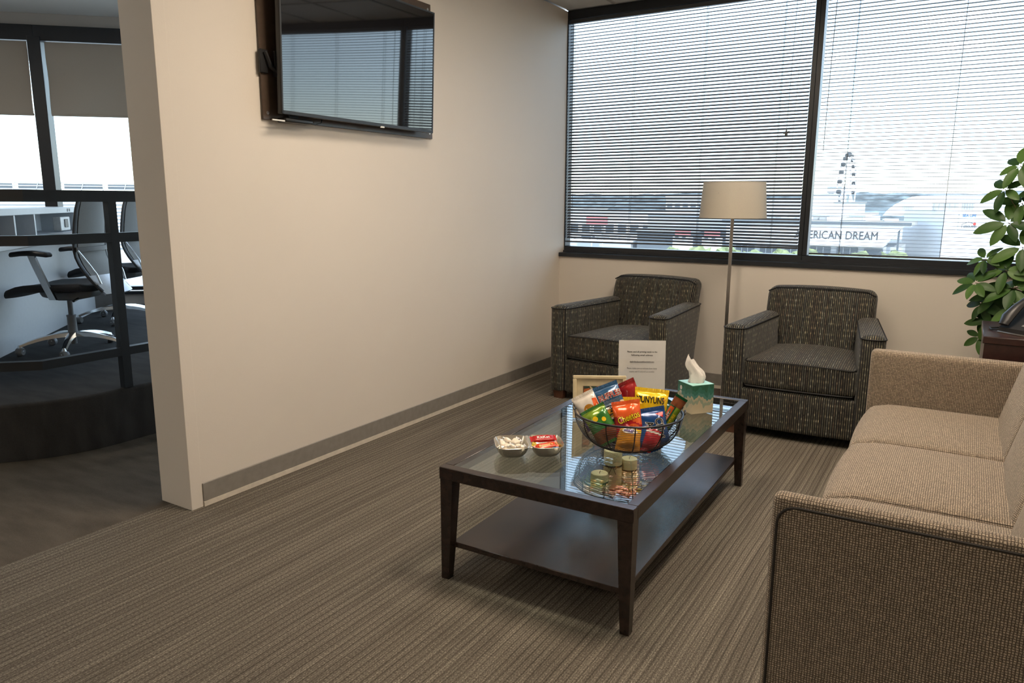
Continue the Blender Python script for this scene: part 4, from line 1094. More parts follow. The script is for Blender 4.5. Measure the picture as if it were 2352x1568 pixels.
def candy_bar(nm, label, L_, w_, t_, mat, loc, rz, tilt, txt=None, tcol='white_print'):
    o = empty(nm, MB @ Vector(loc)); o.rotation_euler = (tilt[0], tilt[1], cd.rotation_euler.z + rz); tag(o, label, 'candy', 'chocolates in the candy dish')
    mobj('wrapper', rbox(L_, w_, t_, t_ * 0.35, 4, (0, 0, 0), lambda x, y, z, u, v, w: (x, y * (1 - 0.1 * abs(u) ** 4), z * (1 - 0.75 * max(0, abs(u) - 0.82) / 0.18))), mat, o)
    mobj('crimped_end', [slab([[Vector((s * (L_ / 2 - 0.002 + 0.009 * i / 2), -w_ / 2 + w_ * j / 8, 0.0012 * math.sin(j * 3 + i * 2))) for j in range(9)] for i in range(3)], 0.0006) for s in (-1, 1)], mat, o)
    if txt: mobj('printed_name', xf(text_bm(txt, w_ * 0.62, 0.015), T(0, 0, t_ / 2 + 0.0005) @ RX(0)), tcol, o, False)
    return o
candy_bar('chocolate_bar', 'red chocolate bar with white lettering lying across the candy dish', 0.085, 0.030, 0.014, 'candy_red', (0.058, 0.030, 0.046), R(6), (R(22), 0), 'KitKat')
candy_bar('chocolate_bar', 'orange wrapped chocolate at the front of the candy dish', 0.075, 0.028, 0.014, 'candy_orange', (0.060, -0.028, 0.036), R(8), (R(25), R(-8)), "Reese's", 'candy_yellow')
candy_bar('chocolate_bar', 'red orange chocolate underneath the other bars in the candy dish', 0.070, 0.030, 0.013, 'candy_orange', (0.062, 0.004, 0.026), R(-6), (R(8), R(-4)))
candy_bar('small_sweet', 'yellow wrapped sweet beside the dish divider', 0.030, 0.018, 0.010, 'candy_yellow', (0.020, 0.0, 0.034), R(80), (0.2, 0))
candy_bar('small_sweet', 'gold wrapped sweet at the end of the candy dish', 0.034, 0.026, 0.014, 'candy_gold', (0.104, -0.012, 0.034), R(60), (0.5, 0.2))
candy_bar('small_sweet', 'blue and white wrapped sweet in the candy dish', 0.032, 0.016, 0.009, 'candy_blue', (0.092, -0.040, 0.032), R(120), (0.1, 0.3))

# ------------------------------------------------------------------ wire bowl of snacks
BC = Vector((1.740, 2.500, GZ))
BYAW = R(22)
bw = empty('wire_bowl', BC, BYAW); tag(bw, 'black wire bowl full of snack bags on the coffee table', 'bowl')
def brim(a): return 0.138
def bpt(a, t):
    r_ = 0.062 + (0.200 - 0.062) * math.sin(t * math.pi / 2) ** 0.85
    z = 0.006 + (brim(a) - 0.006) * (1 - math.cos(t * math.pi / 2)) ** 0.9
    return Vector((r_ * math.cos(a), r_ * math.sin(a), z))
NA = 64
mobj('rim', tube([bpt(2 * math.pi * i / NA, 1.0) for i in range(NA)], 0.0040, 8, True), 'black_metal', bw)
mobj('base_ring', [tube([bpt(2 * math.pi * i / NA, 0.0) for i in range(NA)], 0.003, 6, True), tube([(0.03 * math.cos(2 * math.pi * i / 32), 0.03 * math.sin(2 * math.pi * i / 32), 0.006) for i in range(32)], 0.0012, 6, True)], 'black_metal', bw)
for k in range(12):
    a = 2 * math.pi * (k + 0.25) / 12
    mobj('rib', tube([Vector((0.0, 0.0, 0.006))] + [bpt(a, i / 12) for i in range(13)], 0.0022, 6), 'black_metal', bw)
wires = []
for q in range(1, 26):
    t = q / 26
    wires.append(tube([bpt(2 * math.pi * i / 48, t) for i in range(48)], 0.0011, 4, True))
o = mobj('mesh_wires', wires, 'black_metal', bw); o['kind'] = 'stuff'
mobj('loop_handle', [tube([bpt(s, 1.0) + Vector((0, 0.02 * math.sin(f), 0.014 * (1 - math.cos(f)) * 0.5)) + Vector((math.cos(s) * 0.008 * math.sin(f / 2), 0, 0)) for f in [2 * math.pi * i / 16 for i in range(16)]], 0.002, 6, True) for s in (0.0, math.pi)], 'black_metal', bw)

BM_ = Matrix.Translation(BC) @ RZ(BYAW)
def col_mat(name, c, rough=0.22, metal=0.15):
    if name not in M: M[name] = plain(name, srgb(*c), rough, metal, 0.6, var=0.10, scale=45, bump=0.15)
    return name
def bowl_r(z):
    lo, hi = 0.0, 1.0
    for _ in range(18):
        m_ = (lo + hi) / 2
        if bpt(0.0, m_).z < z: lo = m_
        else: hi = m_
    return math.hypot(*bpt(0.0, lo).xy)
BR = [bowl_r(0.138 * i / 40) for i in range(41)]
def inside(q):
    """keep a point of a bag inside the wire bowl"""
    q = Vector(q)
    q.z = max(q.z, 0.010)
    if q.z < 0.136:
        lim = BR[int(q.z / 0.138 * 40)] - 0.006
        r_ = math.hypot(q.x, q.y)
        if r_ > lim: q.x *= lim / r_; q.y *= lim / r_
    return q
def bag(label, w, h, t, cols, zone, loc, tilt, roll, texts=(), yaw=0.0, patches=(), seed=0, cat='snack bag', name='snack_bag'):
    """pillow bag: x across, z up, front toward -y; loc in the bowl's frame"""
    o = empty(name); tag(o, label, cat, 'snack bags in the wire bowl')
    ml_ = Matrix.Translation(loc) @ RZ(yaw) @ RX(R(-tilt)) @ RY(R(-roll)); mi_ = ml_.inverted()
    o.matrix_world = BM_ @ ml_
    def th(u, v):
        e = max(0.0, 1 - abs(u) ** 2.6) ** 0.65
        q = max(0.0, 1 - (abs(v) / 0.90) ** 3.2) ** 0.75 if abs(v) < 0.90 else 0.0
        n_ = noise.noise(Vector((u * 2.2 + seed * 3.1, v * 2.2, seed)))
        cr = 0.06 * math.sin(u * 9 + seed) * max(0, abs(v) - 0.45)
        return max(0.012, e * q * (0.92 + 0.16 * n_) + cr * e)
    def sh(u, v, side):
        n_ = noise.noise(Vector((u * 1.5, v * 1.5, 5 + seed)))
        return mi_ @ inside(ml_ @ Vector((u * w / 2 * (1 - 0.05 * (1 - abs(v) ** 2)), side * th(u, v) * t / 2 + 0.008 * n_ * abs(v), v * h / 2)))
    NU, NV = 18, 26
    bm = bmesh.new()
    gf = [[bm.verts.new(sh(-1 + 2 * i / NU, -1 + 2 * j / NV, -1)) for j in range(NV + 1)] for i in range(NU + 1)]
    gb = [[bm.verts.new(sh(-1 + 2 * i / NU, -1 + 2 * j / NV, 1)) for j in range(NV + 1)] for i in range(NU + 1)]
    for i in range(NU):
        for j in range(NV):
            u, v = -1 + 2 * (i + 0.5) / NU, -1 + 2 * (j + 0.5) / NV
            f = bm.faces.new((gf[i][j], gf[i + 1][j], gf[i + 1][j + 1], gf[i][j + 1])); f.material_index = zone(u, v)
            f = bm.faces.new((gb[i][j], gb[i][j + 1], gb[i + 1][j + 1], gb[i + 1][j])); f.material_index = zone(u, v)
    for i in range(NU):
        for a, b in ((0, 1), (NV, -1)):
            q = (gf[i][a], gb[i][a], gb[i + 1][a], gf[i + 1][a])
            bm.faces.new(q if b == 1 else tuple(reversed(q)))
    for j in range(NV):
        bm.faces.new((gf[0][j], gf[0][j + 1], gb[0][j + 1], gb[0][j])); bm.faces.new((gf[NU][j], gb[NU][j], gb[NU][j + 1], gf[NU][j + 1]))
    body = mobj('bag_body', bm, cols, o, True, False, 1.4)
    for s in (1, -1): mobj('crimp', slab([[sh(-1 + 2 * i / 40, s, -1) * 1.0 + Vector((0, 0.0015 * ((i % 2) - 0.5), s * 0.010 * k)) for k in range(2)] for i in range(41)], 0.0008), cols[0], o, False)
    def wrap(b_, lift):
        bmesh.ops.subdivide_edges(b_, edges=[e for e in b_.edges if e.calc_length() > 0.008], cuts=2)
        for vtx in b_.verts:
            u = max(-0.98, min(0.98, vtx.co.x / (w / 2))); v = max(-0.98, min(0.98, vtx.co.y / (h / 2)))
            p = sh(u, v, -1)
            vtx.co = (p.x / max(1e-6, 1 - 0.05 * (1 - abs(v) ** 2)) if abs(u) < 0.98 else vtx.co.x, p.y - lift, p.z)
        return b_
    for pts, mat in patches:
        b_ = bmesh.new(); b_.faces.new([b_.verts.new((x, y, 0)) for x, y in pts])
        bmesh.ops.triangulate(b_, faces=b_.faces); bmesh.ops.subdivide_edges(b_, edges=b_.edges, cuts=3)
        mobj('printed_shape', wrap(b_, 0.0008), mat, o, False, False)
    for s_, size, x, y, rot, mat, bold, omat, obold, sx in texts:
        mt = Matrix.Translation((x, y, 0)) @ RZ(R(rot)) @ Matrix.Diagonal((sx, 1, 1, 1))
        if omat: mobj('letter_outline', wrap(xf(text_bm(s_, size, obold), mt), 0.0014), omat, o, False, False)
        mobj('lettering', wrap(xf(text_bm(s_, size, bold), mt), 0.0022), mat, o, False, False)
    return o
def ell(cx, cy, a, b, n=20): return [(cx + a * math.cos(2 * math.pi * i / n), cy + b * math.sin(2 * math.pi * i / n)) for i in range(n)]
for nm, c in dict(bag_blue=(42, 84, 122), bag_cream=(214, 190, 150), bag_red=(150, 24, 24), bag_yellow=(236, 196, 24), bag_orange=(222, 92, 34), bag_dkred=(166, 20, 24), bag_navy=(14, 62, 120), bag_green=(48, 112, 40), bag_lime=(120, 150, 40), bag_slate=(84, 100, 118), bag_white=(224, 216, 204), bag_teal=(26, 76, 90), bag_gold=(190, 130, 30), bag_black=(16, 16, 18), bag_purple=(92, 80, 130), bag_brown=(120, 62, 30), bag_dkgreen=(24, 84, 50)).items(): col_mat(nm, c)
bag('blue chip bag with large red lettering on top of the snack bowl', 0.108, 0.130, 0.042, ['bag_blue', 'bag_cream'], lambda u, v: 1 if v < -0.10 + 0.06 * math.sin(u * 9) else 0, (-0.070, 0.032, 0.160), 24, 24,
    [('RUFFLES', 0.032, 0.008, 0.024, 2, 'bag_red', 0.018, 'bag_white', 0.065, 0.74)], seed=1, patches=[(ell(0.034, -0.026, 0.015, 0.013), 'bag_orange')])
bag('dark red bag standing behind the snack pile', 0.105, 0.150, 0.040, ['bag_red', 'bag_black'], lambda u, v: 1 if v < -0.05 else 0, (0.004, 0.080, 0.150), 12, 27, seed=2)
bag('yellow ring snack bag with black lettering', 0.128, 0.150, 0.045, ['bag_yellow'], lambda u, v: 0, (0.080, 0.050, 0.132), 20, -4,
    [('FUNYUNS', 0.036, 0.0, 0.038, 1, 'bag_black', 0.022, None, 0, 0.60)], seed=3, patches=[([(-0.057, 0.056), (-0.046, 0.044), (-0.034, 0.054), (-0.042, 0.034), (-0.052, 0.040)], 'bag_black'), ([(0.040, 0.052), (0.050, 0.044), (0.058, 0.052), (0.048, 0.034)], 'bag_gold')])
bag('orange puff bag with yellow lettering at the front of the bowl', 0.105, 0.140, 0.045, ['bag_orange', 'bag_dkred'], lambda u, v: 1 if v < 0.05 - 0.3 * u else 0, (0.000, -0.045, 0.112), 26, 10,
    [('Cheetos', 0.034, 0.004, 0.012, 16, 'bag_yellow', 0.02, 'bag_black', 0.045, 0.72)], seed=4, patches=[(ell(0.016, -0.030, 0.022, 0.018), 'bag_orange')])
bag('dark blue cookie bag with sideways white edged lettering', 0.105, 0.145, 0.042, ['bag_navy', 'bag_brown'], lambda u, v: 1 if (u < -0.35 and v < 0.2) else 0, (0.094, -0.045, 0.088), 24, 12,
    [('Chips', 0.038, 0.024, 0.000, -84, 'bag_black', 0.01, 'bag_white', 0.05, 0.85), ('Ahoy', 0.038, -0.010, -0.006, -84, 'bag_black', 0.01, 'bag_white', 0.05, 0.85)], seed=5, patches=[([(0.014, 0.056), (0.044, 0.060), (0.040, 0.038)], 'bag_dkred')])
bag('green and yellow granola bar leaning out of the bowl', 0.048, 0.150, 0.026, ['bag_dkgreen', 'bag_lime', 'bag_brown'], lambda u, v: 2 if v > 0.52 else (1 if u > 0.15 else 0), (0.152, 0.005, 0.128), 10, -30,
    [('NATURE', 0.014, 0.011, -0.012, 90, 'bag_yellow', 0.02, None, 0, 1.0), ('VALLEY', 0.014, -0.010, -0.012, 90, 'bag_white', 0.02, None, 0, 1.0)], seed=6, patches=[([(-0.019, -0.05), (-0.003, -0.05), (-0.003, 0.036), (-0.019, 0.036)], 'bag_orange')], cat='snack bar', name='granola_bar')
bag('slate cookie bag with round black emblem', 0.100, 0.130, 0.040, ['bag_slate'], lambda u, v: 0, (-0.056, -0.020, 0.108), 24, 22,
    [('FAMOUS', 0.013, 0.0, 0.045, 0, 'bag_white', 0.02, None, 0, 1.0), ('AMOS', 0.012, 0.0, 0.005, 0, 'bag_white', 0.02, None, 0, 1.0)], seed=7, patches=[(ell(0.0, 0.024, 0.032, 0.032), 'bag_black'), (ell(0.0, 0.022, 0.019, 0.019), 'bag_gold')])
bag('green snack bag at the front rim of the bowl', 0.095, 0.130, 0.038, ['bag_green', 'bag_lime', 'bag_brown'], lambda u, v: 1 if v > 0.55 + 0.3 * u else (2 if v < -0.3 else 0), (-0.098, -0.055, 0.098), 28, 32, seed=8, patches=[(ell(-0.010, 0.026, 0.010, 0.010), 'bag_yellow'), (ell(0.018, 0.012, 0.008, 0.009), 'bag_yellow')])
bag('white and purple snack bag at the edge of the bowl next to the picture frame', 0.090, 0.130, 0.036, ['bag_white', 'bag_purple'], lambda u, v: 1 if (v < 0.15 and u < 0.1) else 0, (-0.142, 0.005, 0.130), 20, 30, seed=9, patches=[(ell(0.0, 0.008, 0.020, 0.020), 'bag_gold'), ([(0.016, -0.018), (0.038, -0.026), (0.042, 0.038), (0.026, 0.042)], 'bag_orange')])
bag('yellow bag low in the bowl behind the front wires', 0.090, 0.095, 0.036, ['bag_gold', 'bag_yellow'], lambda u, v: 1 if v > 0.35 else 0, (0.006, -0.080, 0.066), 40, -6, seed=10, patches=[(ell(0.0, 0.016, 0.028, 0.011), 'bag_white'), (ell(0.0, 0.016, 0.022, 0.007), 'bag_purple')])
bag('red and blue bag low in the bowl behind the front wires', 0.085, 0.095, 0.034, ['bag_dkred', 'bag_navy', 'bag_white'], lambda u, v: 1 if u < -0.45 else (2 if 0.3 < v < 0.45 else 0), (0.080, -0.072, 0.066), 36, -14, seed=11)
bag('teal bag wedged behind the granola bar', 0.090, 0.130, 0.030, ['bag_teal'], lambda u, v: 0, (0.132, 0.060, 0.100), 12, -26, [('S', 0.026, 0.010, 0.012, 0, 'bag_white', 0.02, None, 0, 1)], seed=12)
bag('yellow topped bag in the middle of the snack pile', 0.100, 0.135, 0.040, ['bag_yellow', 'bag_orange'], lambda u, v: 0 if v > 0.3 else 1, (-0.006, 0.025, 0.108), 18, 2, seed=13)

# ------------------------------------------------------------------ candles on the lower shelf
SZ = 0.137
dp = empty('glass_plate', (1.605, 2.725, SZ)); tag(dp, 'clear glass plate holding candles on the lower table shelf', 'plate')
mobj('plate', lathe([(0.0, 0.003), (0.09, 0.003), (0.115, 0.008), (0.138, 0.022), (0.1385, 0.025), (0.112, 0.0115), (0.088, 0.0065), (0.0, 0.0065)], 48, False, False), 'clear_glass', dp)
bead = bmesh.new(); bmesh.ops.create_icosphere(bead, subdivisions=2, radius=0.0045)
fb = None
for i in range(60):
    a = 2 * math.pi * i / 60
    if fb is None: ob = fb = mobj('rim_bead', bead, 'clear_glass', dp)
    else: ob = fb.copy(); COL.objects.link(ob)
    ob.location = (0.139 * math.cos(a), 0.139 * math.sin(a), 0.026)
def candle(x, y, r_, h, label, bow):
    c = empty('pillar_candle', (x, y, SZ + 0.0065)); tag(c, label, 'candle', 'pillar candles on the glass plate')
    mobj('wax', lathe([(0.0, 0.0), (r_ * 0.98, 0.0), (r_, 0.003), (r_, h - 0.008), (r_ * 0.96, h - 0.002), (r_ * 0.86, h), (r_ * 0.6, h - 0.003), (0.0, h - 0.005)], 36), 'candle', c)
    mobj('wick', tube([(0, 0, h - 0.006), (0.001, 0, h + 0.003), (0.004, 0.001, h + 0.008)], 0.001, 6), 'ribbon', c)
    zb = h * 0.60
    rb = mobj('ribbon_band', lathe([(r_ + 0.0004, zb - 0.004), (r_ + 0.0012, zb - 0.003), (r_ + 0.0012, zb + 0.003), (r_ + 0.0004, zb + 0.004)], 36, False, False), 'ribbon', c)
    f = R(bow)
    d = Vector((math.sin(f), -math.cos(f), 0)); s = Vector((math.cos(f), math.sin(f), 0))
    k = d * (r_ + 0.0025) + Vector((0, 0, zb))
    loops = [tube([k + s * sg * (0.012 * math.sin(q * 0.5)) * 1.4 + Vector((0, 0, 0.006 * math.sin(q))) + d * 0.002 for q in [math.pi * 2 * i / 12 for i in range(13)]], 0.0011, 5) for sg in (-1, 1)]
    tails = [tube([k, k + s * sg * 0.008 + Vector((0, 0, -0.014)) + d * 0.001, k + s * sg * 0.015 + Vector((0, 0, -0.030))], 0.0011, 5) for sg in (-1, 1)]
    mobj('ribbon_bow', loops + tails, 'ribbon', rb)
candle(1.577, 2.745, 0.0385, 0.162, 'tall cream pillar candle with black ribbon bow', 22)
candle(1.628, 2.800, 0.0345, 0.118, 'medium cream pillar candle behind the tall candle', 60)
candle(1.565, 2.640, 0.0365, 0.092, 'short cream pillar candle at the front of the glass plate', 40)
M['pebble'] = leaf = None
def pebble_mat():
    g = G('river_pebble')
    oi = g.n('ShaderNodeObjectInfo')
    tc = g.n('ShaderNodeTexCoord')
    nz = g.n('ShaderNodeTexNoise', Vector=tc.outputs['Object'], Scale=120.0)
    v = g.math('ADD', g.math('MULTIPLY', oi.outputs['Random'], 0.8), g.math('MULTIPLY', nz.outputs[0], 0.2))
    c = g.ramp(v, [(0.1, (0.05, 0.04, 0.03)), (0.4, (0.16, 0.10, 0.05)), (0.6, (0.28, 0.20, 0.11)), (0.9, (0.36, 0.32, 0.26))])
    g.pbsdf(c, 0.25, 0, 0.6)
    return g.m
M['pebble'] = pebble_mat()
pb = bmesh.new(); bmesh.ops.create_icosphere(pb, subdivisions=2, radius=1.0)
for v in pb.verts: v.co *= 1 + 0.12 * noise.noise(v.co * 1.3)
rnd = random.Random(5)
first = None
cands = [(1.577, 2.745, 0.0385), (1.628, 2.800, 0.0345), (1.565, 2.640, 0.0365)]
cnt = 0; placed = []
while cnt < 64:
    a = rnd.uniform(-1.9, 1.6); r_ = 0.118 * math.sqrt(rnd.random())
    x, y = 1.612 + r_ * math.cos(a), 2.720 + r_ * math.sin(a)
    if any((x - cx) ** 2 + (y - cy) ** 2 < (cr + 0.008) ** 2 for cx, cy, cr in cands): continue
    lvl = sum(1 for px_, py_ in placed if (px_ - x) ** 2 + (py_ - y) ** 2 < 0.013 ** 2)
    if lvl > 1: continue
    placed.append((x, y))
    if first is None: first = mobj('pebble', pb, 'pebble'); o = first
    else: o = first.copy(); COL.objects.link(o)
    rr = math.hypot(x - 1.605, y - 2.725)
    o.location = (x, y, SZ + 0.0115 + 0.009 * lvl + max(0, rr - 0.09) * 0.4)
    s_ = rnd.uniform(0.006, 0.0098)
    o.scale = (s_ * rnd.uniform(1, 1.5), s_, s_ * 0.7); o.rotation_euler = (rnd.uniform(-0.3, 0.3), rnd.uniform(-0.3, 0.3), rnd.uniform(0, 6.28))
    tag(o, 'small polished brown pebble around the candles on the glass plate', 'pebble', 'pebbles on the glass plate')
    cnt += 1

# ------------------------------------------------------------------ side table, phone and plant
stb = empty('side_table', (3.205, 4.115, 0.0)); tag(stb, 'dark cherry wood side table behind the far sofa arm', 'side table')
mobj('top', box(-0.345, 0.345, -0.265, 0.265, 0.715, 0.747, 0.003, 1), 'cherry', stb)
mobj('front_apron', box(-0.338, 0.338, -0.258, -0.236, 0.50, 0.715), 'cherry', stb, False)
mobj('rear_apron', box(-0.338, 0.338, 0.236, 0.258, 0.50, 0.715), 'cherry', stb, False)
for s in (-1, 1):
    mobj('side_panel', box(s * 0.327 - 0.011, s * 0.327 + 0.011, -0.236, 0.236, 0.05, 0.715), 'cherry', stb, False)
mobj('lower_shelf', box(-0.315, 0.315, -0.23, 0.23, 0.10, 0.125), 'cherry', stb, False)
mobj('front_leg', box(-0.338, -0.29, -0.258, -0.236, 0.0, 0.50), 'cherry', stb, False); mobj('front_leg', box(0.29, 0.338, -0.258, -0.236, 0.0, 0.50), 'cherry', stb, False)
mobj('rear_leg', box(-0.338, -0.29, 0.236, 0.258, 0.0, 0.50), 'cherry', stb, False); mobj('rear_leg', box(0.29, 0.338, 0.236, 0.258, 0.0, 0.50), 'cherry', stb, False)

ph = empty('desk_phone', (3.05, 4.03, 0.747), R(-42)); tag(ph, 'black desk phone with raised handset on the side table', 'phone')
mobj('phone_base', loft([[(x, -0.10, 0.006), (x, 0.11, 0.006), (x, 0.11, 0.135), (x, 0.085, 0.140), (x, -0.10, 0.026)] for x in (-0.085, 0.17)]), 'black_plastic', ph, False)
mobj('base_edge', box(-0.088, 0.173, -0.106, 0.112, 0.0, 0.008, 0.002, 1), 'steel', ph)
mobj('handset', tube([(-0.060, -0.105, 0.040), (-0.060, -0.085, 0.075), (-0.060, -0.035, 0.118), (-0.060, 0.03, 0.155), (-0.060, 0.09, 0.172), (-0.060, 0.12, 0.160)], [0.020, 0.026, 0.021, 0.020, 0.025, 0.021], 10, flat=(0.7, 1.15)), 'black_plastic', ph)
sl_ = math.atan2(0.114, 0.185)
for r_ in range(4):
    for c_ in range(3):
        y_ = -0.075 + 0.026 * r_
        mobj('key', xf(box(-0.008, 0.008, -0.006, 0.006, 0.0, 0.004, 0.001, 1), T(0.015 + 0.030 * c_, y_, 0.026 + (y_ + 0.10) * 0.616) @ RX(sl_)), 'grey_plastic', ph, False)
mobj('display', xf(box(-0.05, 0.09, -0.022, 0.022, 0.0, 0.003), T(0.03, 0.055, 0.026 + 0.155 * 0.616) @ RX(sl_)), 'screen', ph, False)
mobj('cord', tube([(-0.080, -0.09, 0.012), (-0.11, -0.095, 0.010), (-0.135, -0.085, 0.005), (-0.155, -0.075, 0.014), (-0.170, -0.05, 0.005), (-0.165, 0.02, 0.004)], 0.004, 8), 'black_plastic', ph)

pl = empty('potted_plant', (3.13, 4.74, 0.0)); tag(pl, 'leafy umbrella plant in a pot between the side table and window', 'plant')
mobj('pot', lathe([(0.0, 0.0), (0.135, 0.0), (0.14, 0.01), (0.175, 0.30), (0.185, 0.33), (0.185, 0.36), (0.165, 0.36), (0.16, 0.32), (0.0, 0.315)], 36), 'pot', pl)
mobj('soil', lathe([(0.0, 0.325), (0.158, 0.325), (0.158, 0.315), (0, 0.315)], 24), 'soil', pl)
def leaflet(L_, w_):
    rows = []
    N_ = 9
    for i in range(N_ + 1):
        t = i / N_
        hw = w_ * (math.sin(math.pi * min(1, t ** 0.8)) ** 0.75 * 0.96 + 0.04) * (0.75 + 0.35 * t)
        row = []
        for j in range(5):
            s = -1 + j / 2
            row.append(Vector((s * hw, 0.10 * L_ + 0.9 * L_ * t, 0.10 * abs(s) * hw * 2.0 - 0.16 * L_ * t * t)))
        rows.append(row)
    return slab(rows, 0.0012)
leafs = [mobj('leaf', leaflet(0.145, 0.031), 'leaf', pl), mobj('leaf', leaflet(0.120, 0.028), 'leaf', pl), mobj('leaf', leaflet(0.16, 0.033), 'leaf', pl)]
rnd = random.Random(21)
# whorl centres relative to the pot
whorls = [(-0.185, -0.12, 1.515, 0.95, -0.1), (-0.235, -0.10, 1.40, 0.8, -0.5), (-0.205, -0.13, 1.23, 1.0, 0.0), (-0.285, -0.12, 1.04, 0.75, -0.6), (-0.315, -0.15, 0.915, 0.85, -0.1), (-0.130, -0.14, 1.11, 1.0, -0.2), (-0.190, -0.16, 0.99, 0.95, -0.2),
          (-0.145, -0.18, 0.90, 1.0, -0.1), (-0.270, -0.10, 0.80, 0.85, -0.6), (-0.235, -0.10, 0.71, 0.8, -0.5), (-0.265, -0.08, 0.62, 0.75, -0.6), (-0.155, -0.10, 1.33, 0.9, -0.3), (-0.215, -0.10, 0.85, 0.9, -0.3), (-0.110, -0.18, 0.81, 1.0, -0.3),
          (-0.06, -0.16, 1.40, 1.0, 0.1), (-0.05, -0.18, 1.00, 1.0, 0.0), (0.03, -0.18, 1.20, 1.0, 0.1), (0.05, -0.14, 1.50, 1.0, 0.2), (0.00, -0.04, 1.70, 1.0, 0.3), (0.15, -0.08, 1.35, 1.0, 0.2), (0.17, -0.14, 1.05, 1.0, 0.1), (0.02, 0.08, 1.22, 1.0, 0.2), (0.12, 0.06, 1.55, 0.9, 0.4), (0.06, -0.20, 0.88, 0.9, 0.0), (-0.14, 0.04, 0.98, 0.9, 0.0), (-0.10, -0.02, 1.58, 0.9, 0.2), (-0.02, -0.08, 0.74, 0.9, -0.3)]
stems = []
trunks = [[Vector((0.02, 0.0, 0.31)), Vector((-0.03, -0.03, 0.6)), Vector((-0.07, -0.06, 0.9)), Vector((-0.09, -0.07, 1.2)), Vector((-0.08, -0.08, 1.5))],
          [Vector((-0.03, 0.03, 0.31)), Vector((0.04, 0.0, 0.7)), Vector((0.06, -0.03, 1.1)), Vector((0.05, -0.02, 1.45)), Vector((0.03, 0.0, 1.65))]]
for t_ in trunks: mobj('stem', tube(t_, [0.014, 0.012, 0.010, 0.008, 0.006], 8), 'stem', pl)
used = 0
for (x, y, z, sc, lean) in whorls:
    c = Vector((x, y, z))
    tr = min(trunks, key=lambda t: min((c - p).length for p in t))
    anchor = min((p for p in tr), key=lambda p: (p - c).length + (0.5 if p.z > c.z else 0))
    mid = (anchor + c) / 2 + Vector((0, 0, -0.02))
    mobj('leaf_stalk', tube([anchor, mid, c], [0.004, 0.003, 0.0022], 6), 'stem', pl)
    n_ = rnd.choice((6, 7, 7, 8))
    out = (c - Vector((0, 0, z))); out = out.normalized() if out.length > 0.01 else Vector((0, -1, 0))
    ax = Vector((out.x * 0.35 + rnd.uniform(-0.3, 0.3), out.y * 0.3 - 0.55 + rnd.uniform(-0.2, 0.2), 0.62 + lean * 0.5 + rnd.uniform(-0.15, 0.25))).normalized()
    q0 = ax.to_track_quat('Z', 'Y').to_matrix().to_4x4()
    for k in range(n_):
        src = leafs[rnd.randrange(3)]
        o = src if used < 3 and src is leafs[used] else src.copy()
        if o is src: used += 1
        else: COL.objects.link(o); o.parent = pl
        a = 2 * math.pi * k / n_ + rnd.uniform(-0.15, 0.15)
        o.matrix_local = Matrix.Translation(c) @ q0 @ RZ(a) @ RX(R(rnd.uniform(-18, 10))) @ Matrix.Scale(sc * rnd.uniform(0.85, 1.1), 4)
for q in range(used, 3): bpy.data.objects.remove(leafs[q])

# ------------------------------------------------------------------ outdoors
GZO = -12.0
struct('ground', box(-900, 900, 40, 1600, GZO - 1, GZO), 'asphalt', 'pale ground and parking lots seen far below the windows', 'ground')
struct('ground.001', box(-900, -40, -300, 40, GZO - 1, GZO), 'asphalt', 'pale ground seen far below the office windows', 'ground')
def hill_strip(y0, x0, x1, base, amp, seed, n=90):
    rows = []
    for i in range(n + 1):
        x = x0 + (x1 - x0) * i / n
        h = base + amp * noise.noise(Vector((x * 0.006, seed, 0))) + amp * 0.35 * noise.noise(Vector((x * 0.03, seed, 2))) + amp * 0.18 * noise.noise(Vector((x * 0.12, seed, 4)))
        rows.append([(x, y0, GZO), (x, y0 + 20, h * 0.5 + GZO * 0.5), (x, y0 + 60, h), (x, y0 + 200, h * 0.7), (x, y0 + 320, GZO)])
    return loft([[Vector(p) for p in r] for r in rows], True, True)
struct('hill', hill_strip(1250, -850, 420, 15, 9, 1.0), 'hill', 'wooded ridge on the horizon beyond the mall', 'hill', True)
struct('hill.001', hill_strip(560, -260, -30, 1.5, 5, 4.0, 60), 'hill', 'nearer wooded slope left of the white mall roof', 'hill', True)

# mall front with the big sign
ml = empty('mall_building', (-24.0, 190.0, GZO)); tag(ml, 'white mall front with large dark lettering seen through the blind', 'building')
mobj('facade', [loft([[(-26, 0, 3.2), (10.2, 0, 3.2), (13.8, 0, 8.0), (-26, 0, 8.0)], [(-26, 6, 3.2), (10.2, 6, 3.2), (13.8, 6, 8.0), (-26, 6, 8.0)]])], 'bldg_white', ml, False)
mobj('lower_wall', box(-26, 13.5, 3, 20, 0, 3.2), 'bldg_grey', ml, False)
for k in range(5):
    f = mobj('window', box(-24 + 6.0 * k, -19.4 + 6.0 * k, 2.7, 3.05, 0.4, 2.7), 'bldg_dark', ml, False)
    mobj('window_bar', [box(-24 + 6.0 * k + q, -23.85 + 6.0 * k + q, 2.6, 2.7, 0.4, 2.7) for q in (1.4, 2.9)], 'bldg_grey', f, False)
mobj('entrance', box(6.0, 10.0, 2.6, 3.05, 0.0, 2.6), 'bldg_dark', ml, False)
mobj('corner_column', box(12.9, 13.3, 0.5, 1.0, 0, 8.0), 'bldg_dark', ml, False)
mobj('roof_deck', box(-27, 15.5, -0.6, 22, 8.0, 8.9), 'roof_grey', ml, False)
mobj('roof_edge', box(-27, 15.6, -0.8, -0.6, 8.35, 8.9), 'bldg_dark', ml, False)
sgn = text_bm('AMERICAN DREAM', 2.7, 0.0, 'LEFT', 0.08)
xs_ = [v.co.x for v in sgn.verts]; x0_, wd_ = min(xs_), max(xs_) - min(xs_)
